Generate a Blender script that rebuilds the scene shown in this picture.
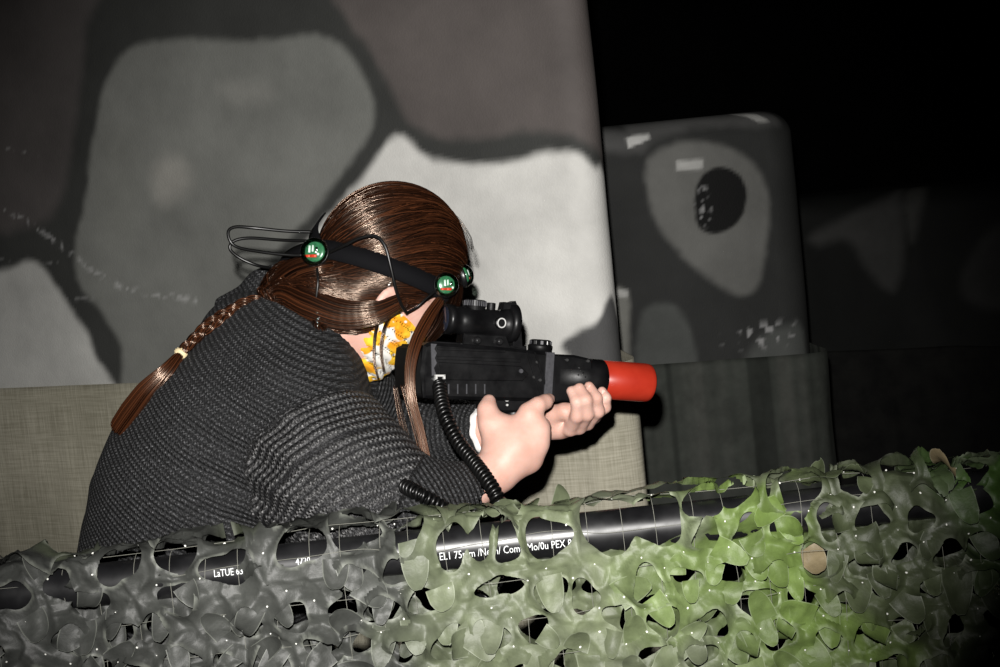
import bpy, math
import numpy as np
from mathutils import Matrix, Vector
for o in list(bpy.data.objects): bpy.data.objects.remove(o)
scene = bpy.context.scene
COL = scene.collection
rng = np.random.default_rng(7)
V = lambda *a: np.array(a, float)
def unit(a):
    a = np.asarray(a, float); return a/np.linalg.norm(a)

# ------------------------------------------------------------------ camera, world, flash, exposure
FPX = 1400.0
CAM = V(0, 0, 1.55)
pit, rol = math.radians(-6), math.radians(6)
DIR = V(0, math.cos(pit), math.sin(pit))
U0 = V(0, -math.sin(pit), math.cos(pit))
CR = math.cos(rol)*V(1, 0, 0) - math.sin(rol)*U0
CU = math.cos(rol)*U0 + math.sin(rol)*V(1, 0, 0)
cd = bpy.data.cameras.new('camera'); cam = bpy.data.objects.new('camera', cd); COL.objects.link(cam)
cd.sensor_width = 36; cd.lens = 36*FPX/1000; cd.clip_start = 0.02; cd.clip_end = 60
cam.matrix_world = Matrix(((CR[0], CU[0], -DIR[0], CAM[0]), (CR[1], CU[1], -DIR[1], CAM[1]), (CR[2], CU[2], -DIR[2], CAM[2]), (0, 0, 0, 1)))
scene.camera = cam
w = bpy.data.worlds.new('world'); scene.world = w; w.use_nodes = True
w.node_tree.nodes['Background'].inputs[0].default_value = (0.8, 0.9, 1.0, 1)
w.node_tree.nodes['Background'].inputs[1].default_value = 0.004
# the camera's own flash: a small lamp just above and left of the lens, aimed a little left
fl = bpy.data.lights.new('flash', 'SPOT'); flo = bpy.data.objects.new('flash', fl); COL.objects.link(flo)
fl.energy = 330; fl.shadow_soft_size = 0.012; fl.spot_size = math.radians(50); fl.spot_blend = 0.85; fl.color = (1.0, 0.975, 0.94)
fpos = CAM - 0.025*CR + 0.085*CU
faim = CAM + 2.2*(DIR + (440-500)/FPX*CR + (333.5-335)/FPX*CU)
flo.location = fpos; flo.rotation_euler = Vector(faim-fpos).to_track_quat('-Z', 'Y').to_euler()
scene.view_settings.view_transform = 'Standard'; scene.view_settings.look = 'None'
scene.view_settings.exposure = 0.0; scene.view_settings.gamma = 1.0
scene.view_settings.use_curve_mapping = False

def P(px, py, d):
    """the point of the place that lies d metres deep along the view axis"""
    return CAM + d*(DIR + (px-500)/FPX*CR + (333.5-py)/FPX*CU)

# ------------------------------------------------------------------ helpers
def vnoise(p, scale=1.0, seed=0):
    """smooth value noise in [-1,1] at points p (N,3)"""
    q = np.asarray(p, float)*scale + seed*17.31
    i = np.floor(q).astype(np.int64); f = q-i; f = f*f*(3-2*f)
    out = 0
    for dx in (0, 1):
        for dy in (0, 1):
            for dz in (0, 1):
                h = ((i[:, 0]+dx)*374761393 + (i[:, 1]+dy)*668265263 + (i[:, 2]+dz)*2147483647 + seed*1013) & 0xffffffff
                h = ((h ^ (h >> 13))*1274126177) & 0xffffffff
                h = (h ^ (h >> 16)) & 0xffff
                wt = (f[:, 0] if dx else 1-f[:, 0])*(f[:, 1] if dy else 1-f[:, 1])*(f[:, 2] if dz else 1-f[:, 2])
                out = out + wt*(h/32767.5-1)
    return out
def smooth(a, b, x):
    t = np.clip((x-a)/(b-a), 0, 1); return t*t*(3-2*t)

def mk(name, verts, faces, mat, parent=None, smooth_=True, attrs=None, world=True):
    """link one mesh object; verts in world space unless parent has its own matrix and world=False"""
    me = bpy.data.meshes.new(name)
    verts = np.asarray(verts, float)
    if isinstance(faces, np.ndarray):
        n, k = faces.shape
        me.vertices.add(len(verts)); me.vertices.foreach_set('co', verts.ravel())
        me.loops.add(n*k); me.loops.foreach_set('vertex_index', faces.ravel().astype(np.int32))
        me.polygons.add(n); me.polygons.foreach_set('loop_start', np.arange(0, n*k, k, dtype=np.int32))
        me.update(calc_edges=True); me.validate()
    else:
        me.from_pydata(verts.tolist(), [], [list(map(int, f)) for f in faces]); me.update()
    if smooth_: me.polygons.foreach_set('use_smooth', np.ones(len(me.polygons), bool))
    for k_, a in (attrs or {}).items():
        a = np.asarray(a, float)
        if a.ndim == 2 and a.shape[1] == 4:
            at = me.color_attributes.new(k_, 'FLOAT_COLOR', 'POINT'); at.data.foreach_set('color', a.ravel())
        elif a.ndim == 2:
            at = me.attributes.new(k_, 'FLOAT_VECTOR', 'POINT'); at.data.foreach_set('vector', a.ravel())
        else:
            at = me.attributes.new(k_, 'FLOAT', 'POINT'); at.data.foreach_set('value', a)
    if mat: me.materials.append(mat)
    o = bpy.data.objects.new(name, me); COL.objects.link(o)
    if parent: o.parent = parent
    return o
def tag(o, label=None, cat=None, group=None, kind=None):
    if label: o['label'] = label
    if cat: o['category'] = cat
    if group: o['group'] = group
    if kind: o['kind'] = kind
    return o
def empty(name, mat4=None):
    o = bpy.data.objects.new(name, None); COL.objects.link(o); o.empty_display_size = 0.05
    if mat4 is not None: o.matrix_world = mat4
    return o
def join(parts):
    vs, fs, n = [], [], 0
    for v, f in parts:
        vs.append(np.asarray(v, float)); fs += [[i+n for i in q] for q in f]; n += len(v)
    return np.vstack(vs), fs

class NT:
    def __init__(s, name, rough=0.6, spec=0.5, color=(0.5, 0.5, 0.5), metal=0.0):
        s.m = bpy.data.materials.new(name); s.m.use_nodes = True; s.t = s.m.node_tree
        s.b = s.t.nodes['Principled BSDF']
        s.b.inputs['Base Color'].default_value = (*color, 1)
        s.b.inputs['Roughness'].default_value = rough; s.b.inputs['Metallic'].default_value = metal
        s.b.inputs['Specular IOR Level'].default_value = spec
    def n(s, kind, **kw):
        nd = s.t.nodes.new(kind)
        for k, v in kw.items():
            if k in nd.inputs: nd.inputs[k].default_value = v
            else: setattr(nd, k, v)
        return nd
    def l(s, a, b): s.t.links.new(a, b)
    def coord(s): return s.n('ShaderNodeTexCoord').outputs['Object']
    def noise(s, scale, detail=3, vec=None, rough=0.55):
        nd = s.n('ShaderNodeTexNoise'); nd.inputs['Scale'].default_value = scale
        nd.inputs['Detail'].default_value = detail; nd.inputs['Roughness'].default_value = rough
        s.l(vec or s.coord(), nd.inputs['Vector']); return nd.outputs['Fac']
    def ramp(s, fac, stops):
        r = s.n('ShaderNodeValToRGB'); s.l(fac, r.inputs['Fac'])
        e = r.color_ramp.elements
        while len(e) < len(stops): e.new(0.5)
        for el, (p, c) in zip(e, stops):
            el.position = p; el.color = (*c, 1) if len(c) == 3 else c
        return r.outputs['Color']
    def mix(s, fac, a, b, mode='MIX'):
        m = s.n('ShaderNodeMix', data_type='RGBA', blend_type=mode)
        for i, x in ((0, fac), (6, a), (7, b)):
            if hasattr(x, 'is_linked'): s.l(x, m.inputs[i])
            elif i == 0: m.inputs[0].default_value = x
            else: m.inputs[i].default_value = (*x, 1)
        return m.outputs[2]
    def math(s, op, a, b=None, c=None):
        m = s.n('ShaderNodeMath', operation=op)
        for i, x in enumerate((a, b, c)):
            if x is None: continue
            if hasattr(x, 'is_linked'): s.l(x, m.inputs[i])
            else: m.inputs[i].default_value = x
        return m.outputs[0]
    def bump(s, h, strength=0.3, dist=0.002):
        b = s.n('ShaderNodeBump'); b.inputs['Strength'].default_value = strength; b.inputs['Distance'].default_value = dist
        s.l(h, b.inputs['Height']); s.l(b.outputs['Normal'], s.b.inputs['Normal'])
    def color(s, c): s.l(c, s.b.inputs['Base Color'])
    def attr(s, name):
        a = s.n('ShaderNodeAttribute'); a.attribute_name = name; return a
def plain(name, color, rough=0.5, spec=0.5, metal=0.0, var=0.25, nscale=40, bump=0.0):
    m = NT(name, rough, spec, color, metal)
    f = m.noise(nscale, 4)
    m.color(m.mix(f, tuple(c*(1-var) for c in color), tuple(min(1, c*(1+var)) for c in color)))
    if bump: m.bump(m.noise(nscale*6, 3), bump, 0.001)
    return m.m

def tube(path, rad, n=8, closed=False, cap=True, flat=None):
    path = np.asarray(path, float); L = len(path)
    rad = np.broadcast_to(rad, (L,)).astype(float)
    T = np.gradient(path, axis=0)
    if closed: T = np.roll(path, -1, 0)-np.roll(path, 1, 0)
    T /= np.linalg.norm(T, axis=1)[:, None]+1e-12
    a = unit(np.cross(T[0], V(0.13, 0.35, 0.93)))
    vs = []
    ang = np.arange(n)*2*math.pi/n
    for i in range(L):
        a = unit(a - T[i]*a.dot(T[i])); b = np.cross(T[i], a)
        vs.append(path[i] + rad[i]*(np.cos(ang)[:, None]*a + np.sin(ang)[:, None]*b))
    fs = []
    for i in range(L if closed else L-1):
        j = (i+1) % L
        for k in range(n):
            fs.append([i*n+k, i*n+(k+1) % n, j*n+(k+1) % n, j*n+k])
    if cap and not closed:
        fs.append(list(range(n))[::-1]); fs.append([(L-1)*n+k for k in range(n)])
    return np.vstack(vs), fs
def tubes_np(paths, rad, n=3):
    """many equal-length open strands: paths (S,L,3), rad (S,L) -> verts, quad array"""
    S, L, _ = paths.shape
    T = np.gradient(paths, axis=1); T /= np.linalg.norm(T, axis=2)[..., None]+1e-12
    ref = np.broadcast_to(V(0.31, 0.87, 0.38), T.shape)
    A = np.cross(T, ref); A /= np.linalg.norm(A, axis=2)[..., None]+1e-9; B = np.cross(T, A)
    ang = np.arange(n)*2*math.pi/n
    v = paths[:, :, None, :] + rad[:, :, None, None]*(np.cos(ang)[:, None]*A[:, :, None, :] + np.sin(ang)[:, None]*B[:, :, None, :])
    idx = np.arange(S*L*n).reshape(S, L, n)
    a = idx[:, :-1, :]; b = idx[:, 1:, :]
    f = np.stack([a, np.roll(a, -1, 2), np.roll(b, -1, 2), b], -1).reshape(-1, 4)
    return v.reshape(-1, 3), f
def spline(pts, n=60):
    pts = np.asarray(pts, float)
    ext = np.vstack([2*pts[0]-pts[1], pts, 2*pts[-1]-pts[-2]])
    t = np.linspace(0, len(pts)-1-1e-9, n); i = t.astype(int); f = (t-i)[:, None]
    p0, p1, p2, p3 = ext[i], ext[i+1], ext[i+2], ext[i+3]
    return 0.5*((2*p1)+(-p0+p2)*f+(2*p0-5*p1+4*p2-p3)*f**2+(-p0+3*p1-3*p2+p3)*f**3)
def even(path, n):
    d = np.r_[0, np.cumsum(np.linalg.norm(np.diff(path, axis=0), axis=1))]
    t = np.linspace(0, d[-1], n); return np.stack([np.interp(t, d, path[:, k]) for k in range(path.shape[1])], 1)

# ---- implicit surfaces: smooth union of tapered capsules and ellipsoids, meshed on a grid
def cap(a, b, ra, rb, k=0.02, op='+'):
    a, b = np.asarray(a, float), np.asarray(b, float)
    m = max(ra, rb); return ('c', (a, b, ra, rb), np.minimum(a, b)-m, np.maximum(a, b)+m, k, op)
def ell(c, r, R=None, k=0.02, op='+'):
    c = np.asarray(c, float); r = np.asarray(r, float); m = r.max()
    return ('e', (c, r, np.eye(3) if R is None else np.asarray(R)), c-m, c+m, k, op)
def chain(pts, rs, k=0.02):
    return [cap(pts[i], pts[i+1], rs[i], rs[i+1], k) for i in range(len(pts)-1)]
def prim(pr, X):
    if pr[0] == 'c':
        a, b, ra, rb = pr[1]; ba = b-a; pa = X-a
        h = np.clip(pa@ba/(ba@ba+1e-12), 0, 1)
        return np.linalg.norm(pa-h[:, None]*ba, axis=1)-(ra+(rb-ra)*h)
    c, r, R = pr[1]; q = (X-c)@R.T
    k0 = np.linalg.norm(q/r, axis=1); k1 = np.linalg.norm(q/(r*r), axis=1)+1e-9
    return k0*(k0-1)/k1
def field(prims, X, lo=None, hi=None, post=None):
    d = np.full(len(X), 9.0)
    for pr in prims:
        if lo is not None and ((pr[2]-0.12 > hi).any() or (pr[3]+0.12 < lo).any()): continue
        e = prim(pr, X); k = pr[4]
        if pr[5] == '+':
            h = np.maximum(k-np.abs(d-e), 0)/k; d = np.minimum(d, e)-h*h*k*0.25
        else:
            e = -e; h = np.maximum(k-np.abs(d-e), 0)/k; d = np.maximum(d, e)+h*h*k*0.25
    if post: d = post(X, d)
    return d
def mesh_field(prims, h, post=None, n=20):
    pos = [p for p in prims if p[5] == '+']
    lo = np.min([p[2] for p in pos], 0)-0.03; hi = np.max([p[3] for p in pos], 0)+0.03
    nb = np.ceil((hi-lo)/(h*n)).astype(int)
    KX = 1 << 20; cells = []; cp = []; quads = []
    g = np.arange(n+1)
    G = np.stack(np.meshgrid(g, g, g, indexing='ij'), -1).reshape(-1, 3)
    corner = [(i, j, k) for i in (0, 1) for j in (0, 1) for k in (0, 1)]
    edges = [(a, b) for a in range(8) for b in range(a+1, 8) if sum(abs(corner[a][q]-corner[b][q]) for q in range(3)) == 1]
    def key(c): return (c[..., 0]*4096+c[..., 1])*4096+c[..., 2]
    cen = np.stack(np.meshgrid(*[np.arange(x) for x in nb], indexing='ij'), -1).reshape(-1, 3)
    cpos = lo+(cen+0.5)*h*n
    dc = field(prims, cpos, post=None)
    cen = cen[np.abs(dc) < h*n*0.9*1.25+0.015]
    for B in cen:
        base = B*n; X = lo+(base+G)*h
        d = field(prims, X, X[0], X[-1], post).reshape(n+1, n+1, n+1)
        s = d < 0
        if s.all() or not s.any(): continue
        cs = np.stack([s[i:n+i, j:n+j, k:n+k] for i, j, k in corner], -1)
        act = cs.any(-1) & ~cs.all(-1)
        ci = np.argwhere(act)
        if len(ci):
            dv = np.stack([d[ci[:, 0]+i, ci[:, 1]+j, ci[:, 2]+k] for i, j, k in corner], -1)
            acc = np.zeros((len(ci), 3)); cnt = np.zeros(len(ci))
            for a, b in edges:
                da, db = dv[:, a], dv[:, b]; cr = (da < 0) != (db < 0)
                t = np.where(cr, da/(da-db+1e-20), 0)
                pa = np.array(corner[a]); pb = np.array(corner[b])
                acc += np.where(cr[:, None], pa+t[:, None]*(pb-pa), 0); cnt += cr
            cells.append(key(ci+base+1)); cp.append(lo+(ci+base+acc/cnt[:, None])*h)
        for ax in range(3):
            e = [0, 0, 0]; e[ax] = 1
            s0 = s[:n, :n, :n]; s1 = s[e[0]:n+e[0], e[1]:n+e[1], e[2]:n+e[2]]
            ei = np.argwhere(s0 != s1)
            if not len(ei): continue
            fl_ = s0[ei[:, 0], ei[:, 1], ei[:, 2]]
            c = ei+base+1; o1 = np.zeros(3, int); o2 = np.zeros(3, int)
            o1[(ax+1) % 3] = 1; o2[(ax+2) % 3] = 1
            q = np.stack([key(c-o1-o2), key(c-o2), key(c), key(c-o1)], 1)
            q[~fl_] = q[~fl_][:, ::-1]
            quads.append(q)
    keys = np.concatenate(cells); cp = np.vstack(cp); q = np.vstack(quads)
    o = np.argsort(keys); keys = keys[o]; cp = cp[o]
    idx = np.searchsorted(keys, q); idx[idx >= len(keys)] = 0
    ok = (keys[idx] == q).all(1)
    return cp, idx[ok]
def relax(v, f, it=2, lam=0.5):
    for _ in range(it):
        s = np.zeros_like(v); c = np.zeros(len(v))
        for a in range(4):
            b = f[:, (a+1) % 4]
            np.add.at(s, f[:, a], v[b]); np.add.at(c, f[:, a], 1)
            np.add.at(s, b, v[f[:, a]]); np.add.at(c, b, 1)
        v = v+(s/np.maximum(c, 1)[:, None]-v)*lam
    return v

def lathe(prof, n=32, axis='x'):
    """prof: list of (along, radius)"""
    vs, fs = [], []
    for a, r in prof:
        for k in range(n):
            t = 2*math.pi*k/n; c, s = r*math.cos(t), r*math.sin(t)
            vs.append({'x': (a, c, s), 'y': (c, a, s), 'z': (c, s, a)}[axis])
    for i in range(len(prof)-1):
        for k in range(n):
            q = [i*n+k, i*n+(k+1) % n, (i+1)*n+(k+1) % n, (i+1)*n+k]
            fs.append(q)
    fs.append(list(range(n))[::-1]); fs.append([(len(prof)-1)*n+k for k in range(n)])
    return np.array(vs), fs
def prism(poly, y0, y1, bev=0.002):
    """polygon in (x,z) extruded in y with chamfered rims"""
    poly = np.asarray(poly, float); n = len(poly); c = poly.mean(0)
    area = 0.5*np.sum(poly[:, 0]*np.roll(poly[:, 1], -1)-np.roll(poly[:, 0], -1)*poly[:, 1])
    e = np.roll(poly, -1, 0)-poly; e /= np.linalg.norm(e, axis=1)[:, None]+1e-12
    nn = np.stack([-e[:, 1], e[:, 0]], 1)*(1 if area > 0 else -1)
    off = nn+np.roll(nn, 1, 0); off /= np.maximum(np.linalg.norm(off, axis=1)[:, None], 0.3)
    ins = poly+off*bev*1.2
    rings = [(ins, y0), (poly, y0+bev), (poly, y1-bev), (ins, y1)]
    vs = np.vstack([np.stack([p[:, 0], np.full(n, y), p[:, 1]], 1) for p, y in rings]); fs = []
    for i in range(3):
        for k in range(n):
            fs.append([i*n+k, i*n+(k+1) % n, (i+1)*n+(k+1) % n, (i+1)*n+k])
    fs.append(list(range(n))[::-1]); fs.append([3*n+k for k in range(n)])
    if area < 0: fs = [q[::-1] for q in fs]
    return vs, fs
def boxp(x0, x1, y0, y1, z0, z1, bev=0.001):
    return prism([(x0, z0), (x1, z0), (x1, z1), (x0, z1)], y0, y1, bev)

# ------------------------------------------------------------------ room shell
m = NT('black_floor', 0.9, 0.2); m.color(m.ramp(m.noise(6, 6), [(0.3, (0.012, 0.012, 0.012)), (0.7, (0.03, 0.029, 0.027))])); m.bump(m.noise(90, 3), 0.3, 0.004); M_floor = m.m
m = NT('black_wall', 0.95, 0.1); m.color(m.ramp(m.noise(3, 5), [(0.3, (0.004, 0.004, 0.004)), (0.7, (0.008, 0.008, 0.008))])); m.bump(m.noise(40, 3), 0.3, 0.003); M_black = m.m
def slab(name, x0, x1, y0, y1, z0, z1, mat):
    v, f = boxp(x0, x1, y0, y1, z0, z1, 0.002); o = mk(name, v, f, mat, None, False); tag(o, kind='structure'); return o
slab('floor', -5, 7, -2, 11, -0.1, 0, M_floor)
slab('ceiling', -5, 7, -2, 11, 4.2, 4.3, M_black)
slab('wall_back', -5, 7, 11, 11.1, 0, 4.2, M_black)
slab('wall_left', -5.1, -5, -2, 11, 0, 4.2, M_black)
slab('wall_right', 7, 7.1, -2, 11, 0, 4.2, M_black)
slab('wall_front', -5, 7, -2.1, -2, 0, 4.2, M_black)

# ------------------------------------------------------------------ inflatable bunkers
def polydist(U, poly):
    """signed distance (inside positive) of points U (N,2) to a closed polygon"""
    a = poly; b = np.roll(poly, -1, 0); best = np.full(len(U), 1e9); ins = np.zeros(len(U), bool)
    for p, q in zip(a, b):
        e = q-p; w_ = U-p; t = np.clip(w_@e/(e@e+1e-12), 0, 1)
        best = np.minimum(best, np.linalg.norm(w_-t[:, None]*e, axis=1))
        c = ((p[1] > U[:, 1]) != (q[1] > U[:, 1]))
        xi = (q[0]-p[0])*(U[:, 1]-p[1])/(q[1]-p[1]+1e-12)+p[0]
        ins ^= c & (U[:, 0] < xi)
    return np.where(ins, best, -best)
def closed_spline(pts, n=70):
    pts = np.asarray(pts, float); e = np.vstack([pts[-1], pts, pts[0], pts[1]]); N = len(pts)
    t = np.linspace(0, N, n, endpoint=False); i = t.astype(int); f = (t-i)[:, None]
    p0, p1, p2, p3 = e[i], e[i+1], e[i+2], e[i+3]
    return 0.5*((2*p1)+(-p0+p2)*f+(2*p0-5*p1+4*p2-p3)*f**2+(-p0+3*p1-3*p2+p3)*f**3)

def fabric_mat(name, rough=0.75, scratch=True, weave=0.35):
    m = NT(name, rough, 0.3)
    a = m.attr('paint').outputs['Color']
    f = m.ramp(m.noise(5, 6, rough=0.6), [(0.3, (0.78, 0.78, 0.78)), (0.7, (1.18, 1.18, 1.18))])
    c = m.mix(1.0, a, f, 'MULTIPLY')
    if scratch:
        s = m.ramp(m.noise(70, 8, rough=0.75), [(0.70, (0, 0, 0)), (0.76, (1, 1, 1))])
        s2 = m.ramp(m.noise(3, 3), [(0.55, (0, 0, 0)), (0.72, (1, 1, 1))])
        k = m.mix(1.0, s, s2, 'MULTIPLY')
        c = m.mix(k, c, (0.42, 0.42, 0.40))
    m.color(c)
    vx = m.coord()
    sc = m.n('ShaderNodeMapping'); sc.inputs['Scale'].default_value = (1, 1, 1); m.l(vx, sc.inputs['Vector'])
    m.bump(m.math('ADD', m.noise(260, 2), m.noise(14, 3)), weave, 0.002)
    return m.m

class Frame:
    """a bunker's own axes: origin at the foot of its right front edge, x to its left end, z up, y into it"""
    def __init__(s, pr, pl, dr, dl, pyr, side=None):
        a = P(pr, pyr, dr); b = P(pl, pyr, dl)
        s.o = V(a[0], a[1], 0); e = unit(V(b[0]-a[0], b[1]-a[1], 0)); s.ex = e
        s.ey = unit(V(-e[1], e[0], 0));
        if s.ey[1] < 0: s.ey = -s.ey
        s.en = s.ey
        if side is not None: s.ey = unit(V(side, 1, 0))
        s.ez = V(0, 0, 1)
    def uv(s, px, py):
        """pixel -> (u,z) on the front plane"""
        r = DIR+(px-500)/FPX*CR+(333.5-py)/FPX*CU
        t = (s.o-CAM)@s.en/(r@s.en); q = CAM+t*r-s.o
        return V(q@s.ex, q[2])
    def w(s, u, y, z): return s.o+np.multiply.outer(u, s.ex)+np.multiply.outer(y, s.ey)+np.multiply.outer(z, s.ez)

def bunker_shell(fr, W, D, z0, z1, r, rt, bulge, step, paintf, name, mat, parent, wob=0.0, seed=0):
    # outline in plan: front face from the left end to the right end, round the corner, along the side and back
    fx = np.arange(W-r, r, -step); pts = [(x, 0.0) for x in fx]
    for t in np.linspace(0, math.pi/2, max(6, int(r*1.57/step)+2)): pts.append((r-r*math.sin(t), r-r*math.cos(t)))
    for y in np.linspace(r+0.03, D-r, 6): pts.append((0, y))
    for t in np.linspace(0, math.pi/2, 5): pts.append((r-r*math.cos(t), D-r+r*math.sin(t)))
    for x in np.linspace(r+0.1, W-r, 8): pts.append((x, D))
    for t in np.linspace(0, math.pi/2, 5): pts.append((W-r+r*math.sin(t), D-r+r*math.cos(t)))
    for y in np.linspace(D-r-0.03, r, 6): pts.append((W, y))
    for t in np.linspace(0, math.pi/2, 5)[1:-1]: pts.append((W-r+r*math.cos(t), r-r*math.sin(t)))
    pts = np.array(pts); n = len(pts)
    zs = list(np.arange(z0, z1-rt, step)); cen = V(W/2, D/2)
    rows = [(z, 0.0) for z in zs]
    for t in np.linspace(0, math.pi/2, max(6, int(rt*1.57/step)+1)): rows.append((z1-rt+rt*math.sin(t), rt*(1-math.cos(t))))
    vs, pa = [], []
    for z, ins in rows:
        q = pts.copy()
        d = q-cen; lim = np.array([W/2-ins, D/2-ins])
        q = cen+d*(lim/np.array([W/2, D/2]))
        bb = bulge*np.maximum(0, 1-((q[:, 0]-W/2)/(W/2))**2)**0.6
        front = (pts[:, 1] < r+1e-6)
        q[:, 1] = q[:, 1]-np.where(front, bb, 0)
        if wob:
            pn = np.stack([q[:, 0]*3, np.zeros(n), np.full(n, z*1.2)], 1)
            q[:, 1] += np.where(front, wob*vnoise(pn, 2.0, seed), 0)
            q[:, 0] += np.where(pts[:, 0] < r, wob*0.5*vnoise(V(1, 2, z*4)[None], 1.0, seed+3)[0], 0)
        vs.append(fr.w(q[:, 0], q[:, 1], np.full(n, z)))
        pa.append(np.stack([pts[:, 0]-np.where(pts[:, 0] < r, pts[:, 1]*0.8*front, 0), np.full(n, z)], 1))
    Vv = np.vstack(vs); UV = np.vstack(pa); R_ = len(rows)
    idx = np.arange(R_*n).reshape(R_, n)
    a = idx[:-1]; b = idx[1:]
    F = np.stack([a, np.roll(a, -1, 1), np.roll(b, -1, 1), b], -1).reshape(-1, 4)
    topc = Vv[idx[-1]].mean(0); Vv = np.vstack([Vv, topc]); UV = np.vstack([UV, [W/2, z1]])
    tf = np.stack([idx[-1], np.roll(idx[-1], -1), np.full(n, len(Vv)-1), np.full(n, len(Vv)-1)], -1)
    faces = [list(q) for q in F]+[[q[0], q[1], q[2]] for q in tf]
    C = np.ones((len(Vv), 4)); C[:, :3] = paintf(UV)
    return mk(name, Vv, faces, mat, parent, True, {'paint': C})

def painter(fr, base, regs):
    polys = [(closed_spline([fr.uv(*p) for p in pts]) if sm else np.array([fr.uv(*p) for p in pts]), col, wd) for pts, col, wd, sm in regs]
    def f(UV):
        c = np.tile(np.array(base, float), (len(UV), 1))
        p3 = np.stack([UV[:, 0], UV[:, 1], UV[:, 0]*0], 1)
        jit = 0.004*vnoise(p3, 25, 2)+0.003*vnoise(p3, 60, 5)
        for poly, col, wd in polys:
            lo = poly.min(0)-0.05; hi = poly.max(0)+0.05
            s = (UV > lo).all(1) & (UV < hi).all(1)
            if not s.any(): continue
            t = smooth(-wd, wd, polydist(UV[s], poly)+jit[s])[:, None]
            c[s] = c[s]*(1-t)+np.array(col)*t
        return c
    return f

M_fab = fabric_mat('painted_bunker_fabric')
# bunker behind the person
F1 = Frame(630, 0, 2.62, 3.30, 345, side=-0.12)
LG = (0.56, 0.555, 0.53)
regs1 = [
 ([(122, 58), (150, 44), (200, 40), (260, 43), (320, 36), (348, 55), (368, 85), (374, 120), (360, 150), (330, 190), (295, 232), (262, 270), (235, 330), (215, 380), (205, 420), (126, 420), (124, 350), (104, 312), (80, 280), (78, 240), (88, 200), (94, 150), (104, 95)], (0.15, 0.153, 0.142), 0.012, True),
 ([(335, -60), (345, 20), (365, 45), (388, 85), (408, 122), (440, 138), (480, 140), (520, 133), (560, 134), (610, 146), (660, 140), (660, -60)], (0.085, 0.074, 0.070), 0.014, True),
 ([(396, 136), (425, 156), (462, 164), (500, 163), (540, 154), (578, 152), (600, 162), (660, 200), (660, 420), (300, 420), (262, 330), (280, 270), (312, 236), (355, 185)], LG, 0.012, True),
 ([(575, 372), (560, 345), (578, 330), (600, 322), (640, 300), (680, 420), (560, 420)], (0.06, 0.06, 0.06), 0.01, True),
 ([(-200, -60), (92, -60), (88, 30), (84, 80), (74, 150), (60, 205), (30, 228), (-60, 236), (-220, 230)], (0.070, 0.063, 0.061), 0.02, True),
 ([(-200, 300), (-40, 280), (10, 268), (38, 262), (58, 286), (80, 318), (96, 350), (98, 420), (-200, 420)], (0.42, 0.42, 0.40), 0.012, True),
 ([(105, 140), (135, 138), (138, 230), (108, 240)], (0.155, 0.158, 0.145), 0.04, True),
 ([(222, 88), (262, 84), (272, 98), (240, 104)], (0.20, 0.20, 0.185), 0.03, True),
 ([(158, 165), (182, 160), (190, 185), (168, 205), (156, 195)], (0.24, 0.235, 0.215), 0.03, True),
]
pf1 = painter(F1, (0.032, 0.033, 0.031), regs1)
def pf1b(UV):
    c = pf1(UV)
    p3 = np.stack([UV[:, 0], UV[:, 1], UV[:, 0]*0], 1)
    # chalky scuff arcs where the fabric was dragged
    for pts, wd, am in (([(-5, 205), (30, 222), (70, 250), (95, 270), (130, 288), (200, 300)], 0.012, 0.5), ([(-5, 146), (25, 152), (52, 158)], 0.003, 0.35), ([(-5, 257), (30, 262), (60, 262)], 0.003, 0.3), ([(40, 262), (60, 295), (95, 297)], 0.008, 0.3)):
        path = spline([F1.uv(*p) for p in pts], 30)
        d = np.full(len(UV), 9.0)
        for a, b in zip(path[:-1], path[1:]):
            e = b-a; t = np.clip((UV-a)@e/(e@e), 0, 1); d = np.minimum(d, np.linalg.norm(UV-a-t[:, None]*e, axis=1))
        k = smooth(wd, 0, d)*smooth(-0.1, 0.5, vnoise(p3, 120, 9))*am*0.7
        c = c*(1-k[:, None])+0.5*k[:, None]
    # the edge strip down the right end gets no paint of its own
    return c
b1 = empty('inflatable_bunker', Matrix.Translation(Vector(F1.o)))
tag(b1, 'large inflatable bunker painted in rounded grey, brown and off-white patches behind the person', 'inflatable bunker', 'inflatable bunkers')
def local(o, root):
    """keep a world-space mesh where it is while parented to root"""
    o.matrix_parent_inverse = Matrix(root.matrix_basis).inverted(); return o
zb1 = 0.0
local(bunker_shell(F1, 2.6, 0.75, 0.02, 2.75, 0.10, 0.14, 0.03, 0.0065, pf1b, 'painted_cover', M_fab, b1, 0.006, 1), b1)
# sand-coloured canvas hung round the foot of the bunker
m = NT('sand_canvas', 0.85, 0.2)
co = m.coord(); sep = m.n('ShaderNodeSeparateXYZ'); m.l(m.attr('cloth').outputs['Vector'], sep.inputs[0])
wv = m.n('ShaderNodeCombineXYZ'); m.l(m.math('MULTIPLY', sep.outputs[0], 12.0), wv.inputs[0]); m.l(m.math('MULTIPLY', sep.outputs[1], 260.0), wv.inputs[1])
wv2 = m.n('ShaderNodeCombineXYZ'); m.l(m.math('MULTIPLY', sep.outputs[0], 260.0), wv2.inputs[0]); m.l(m.math('MULTIPLY', sep.outputs[1], 12.0), wv2.inputs[1])
th = m.math('ADD', m.noise(1.0, 3, wv.outputs[0]), m.noise(1.0, 3, wv2.outputs[0]))
c = m.ramp(th, [(0.75, (0.205, 0.19, 0.135)), (1.0, (0.30, 0.285, 0.21))])
r = m.t.nodes[-1]
c = m.ramp(m.math('MULTIPLY', th, 0.5), [(0.38, (0.25, 0.235, 0.18)), (0.62, (0.38, 0.36, 0.29))])
c = m.mix(1.0, c, m.ramp(m.noise(2.2, 4), [(0.3, (0.75, 0.75, 0.72)), (0.7, (1.2, 1.2, 1.2))]), 'MULTIPLY')
m.color(c); m.bump(th, 0.5, 0.0015); M_sand = m.m
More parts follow.
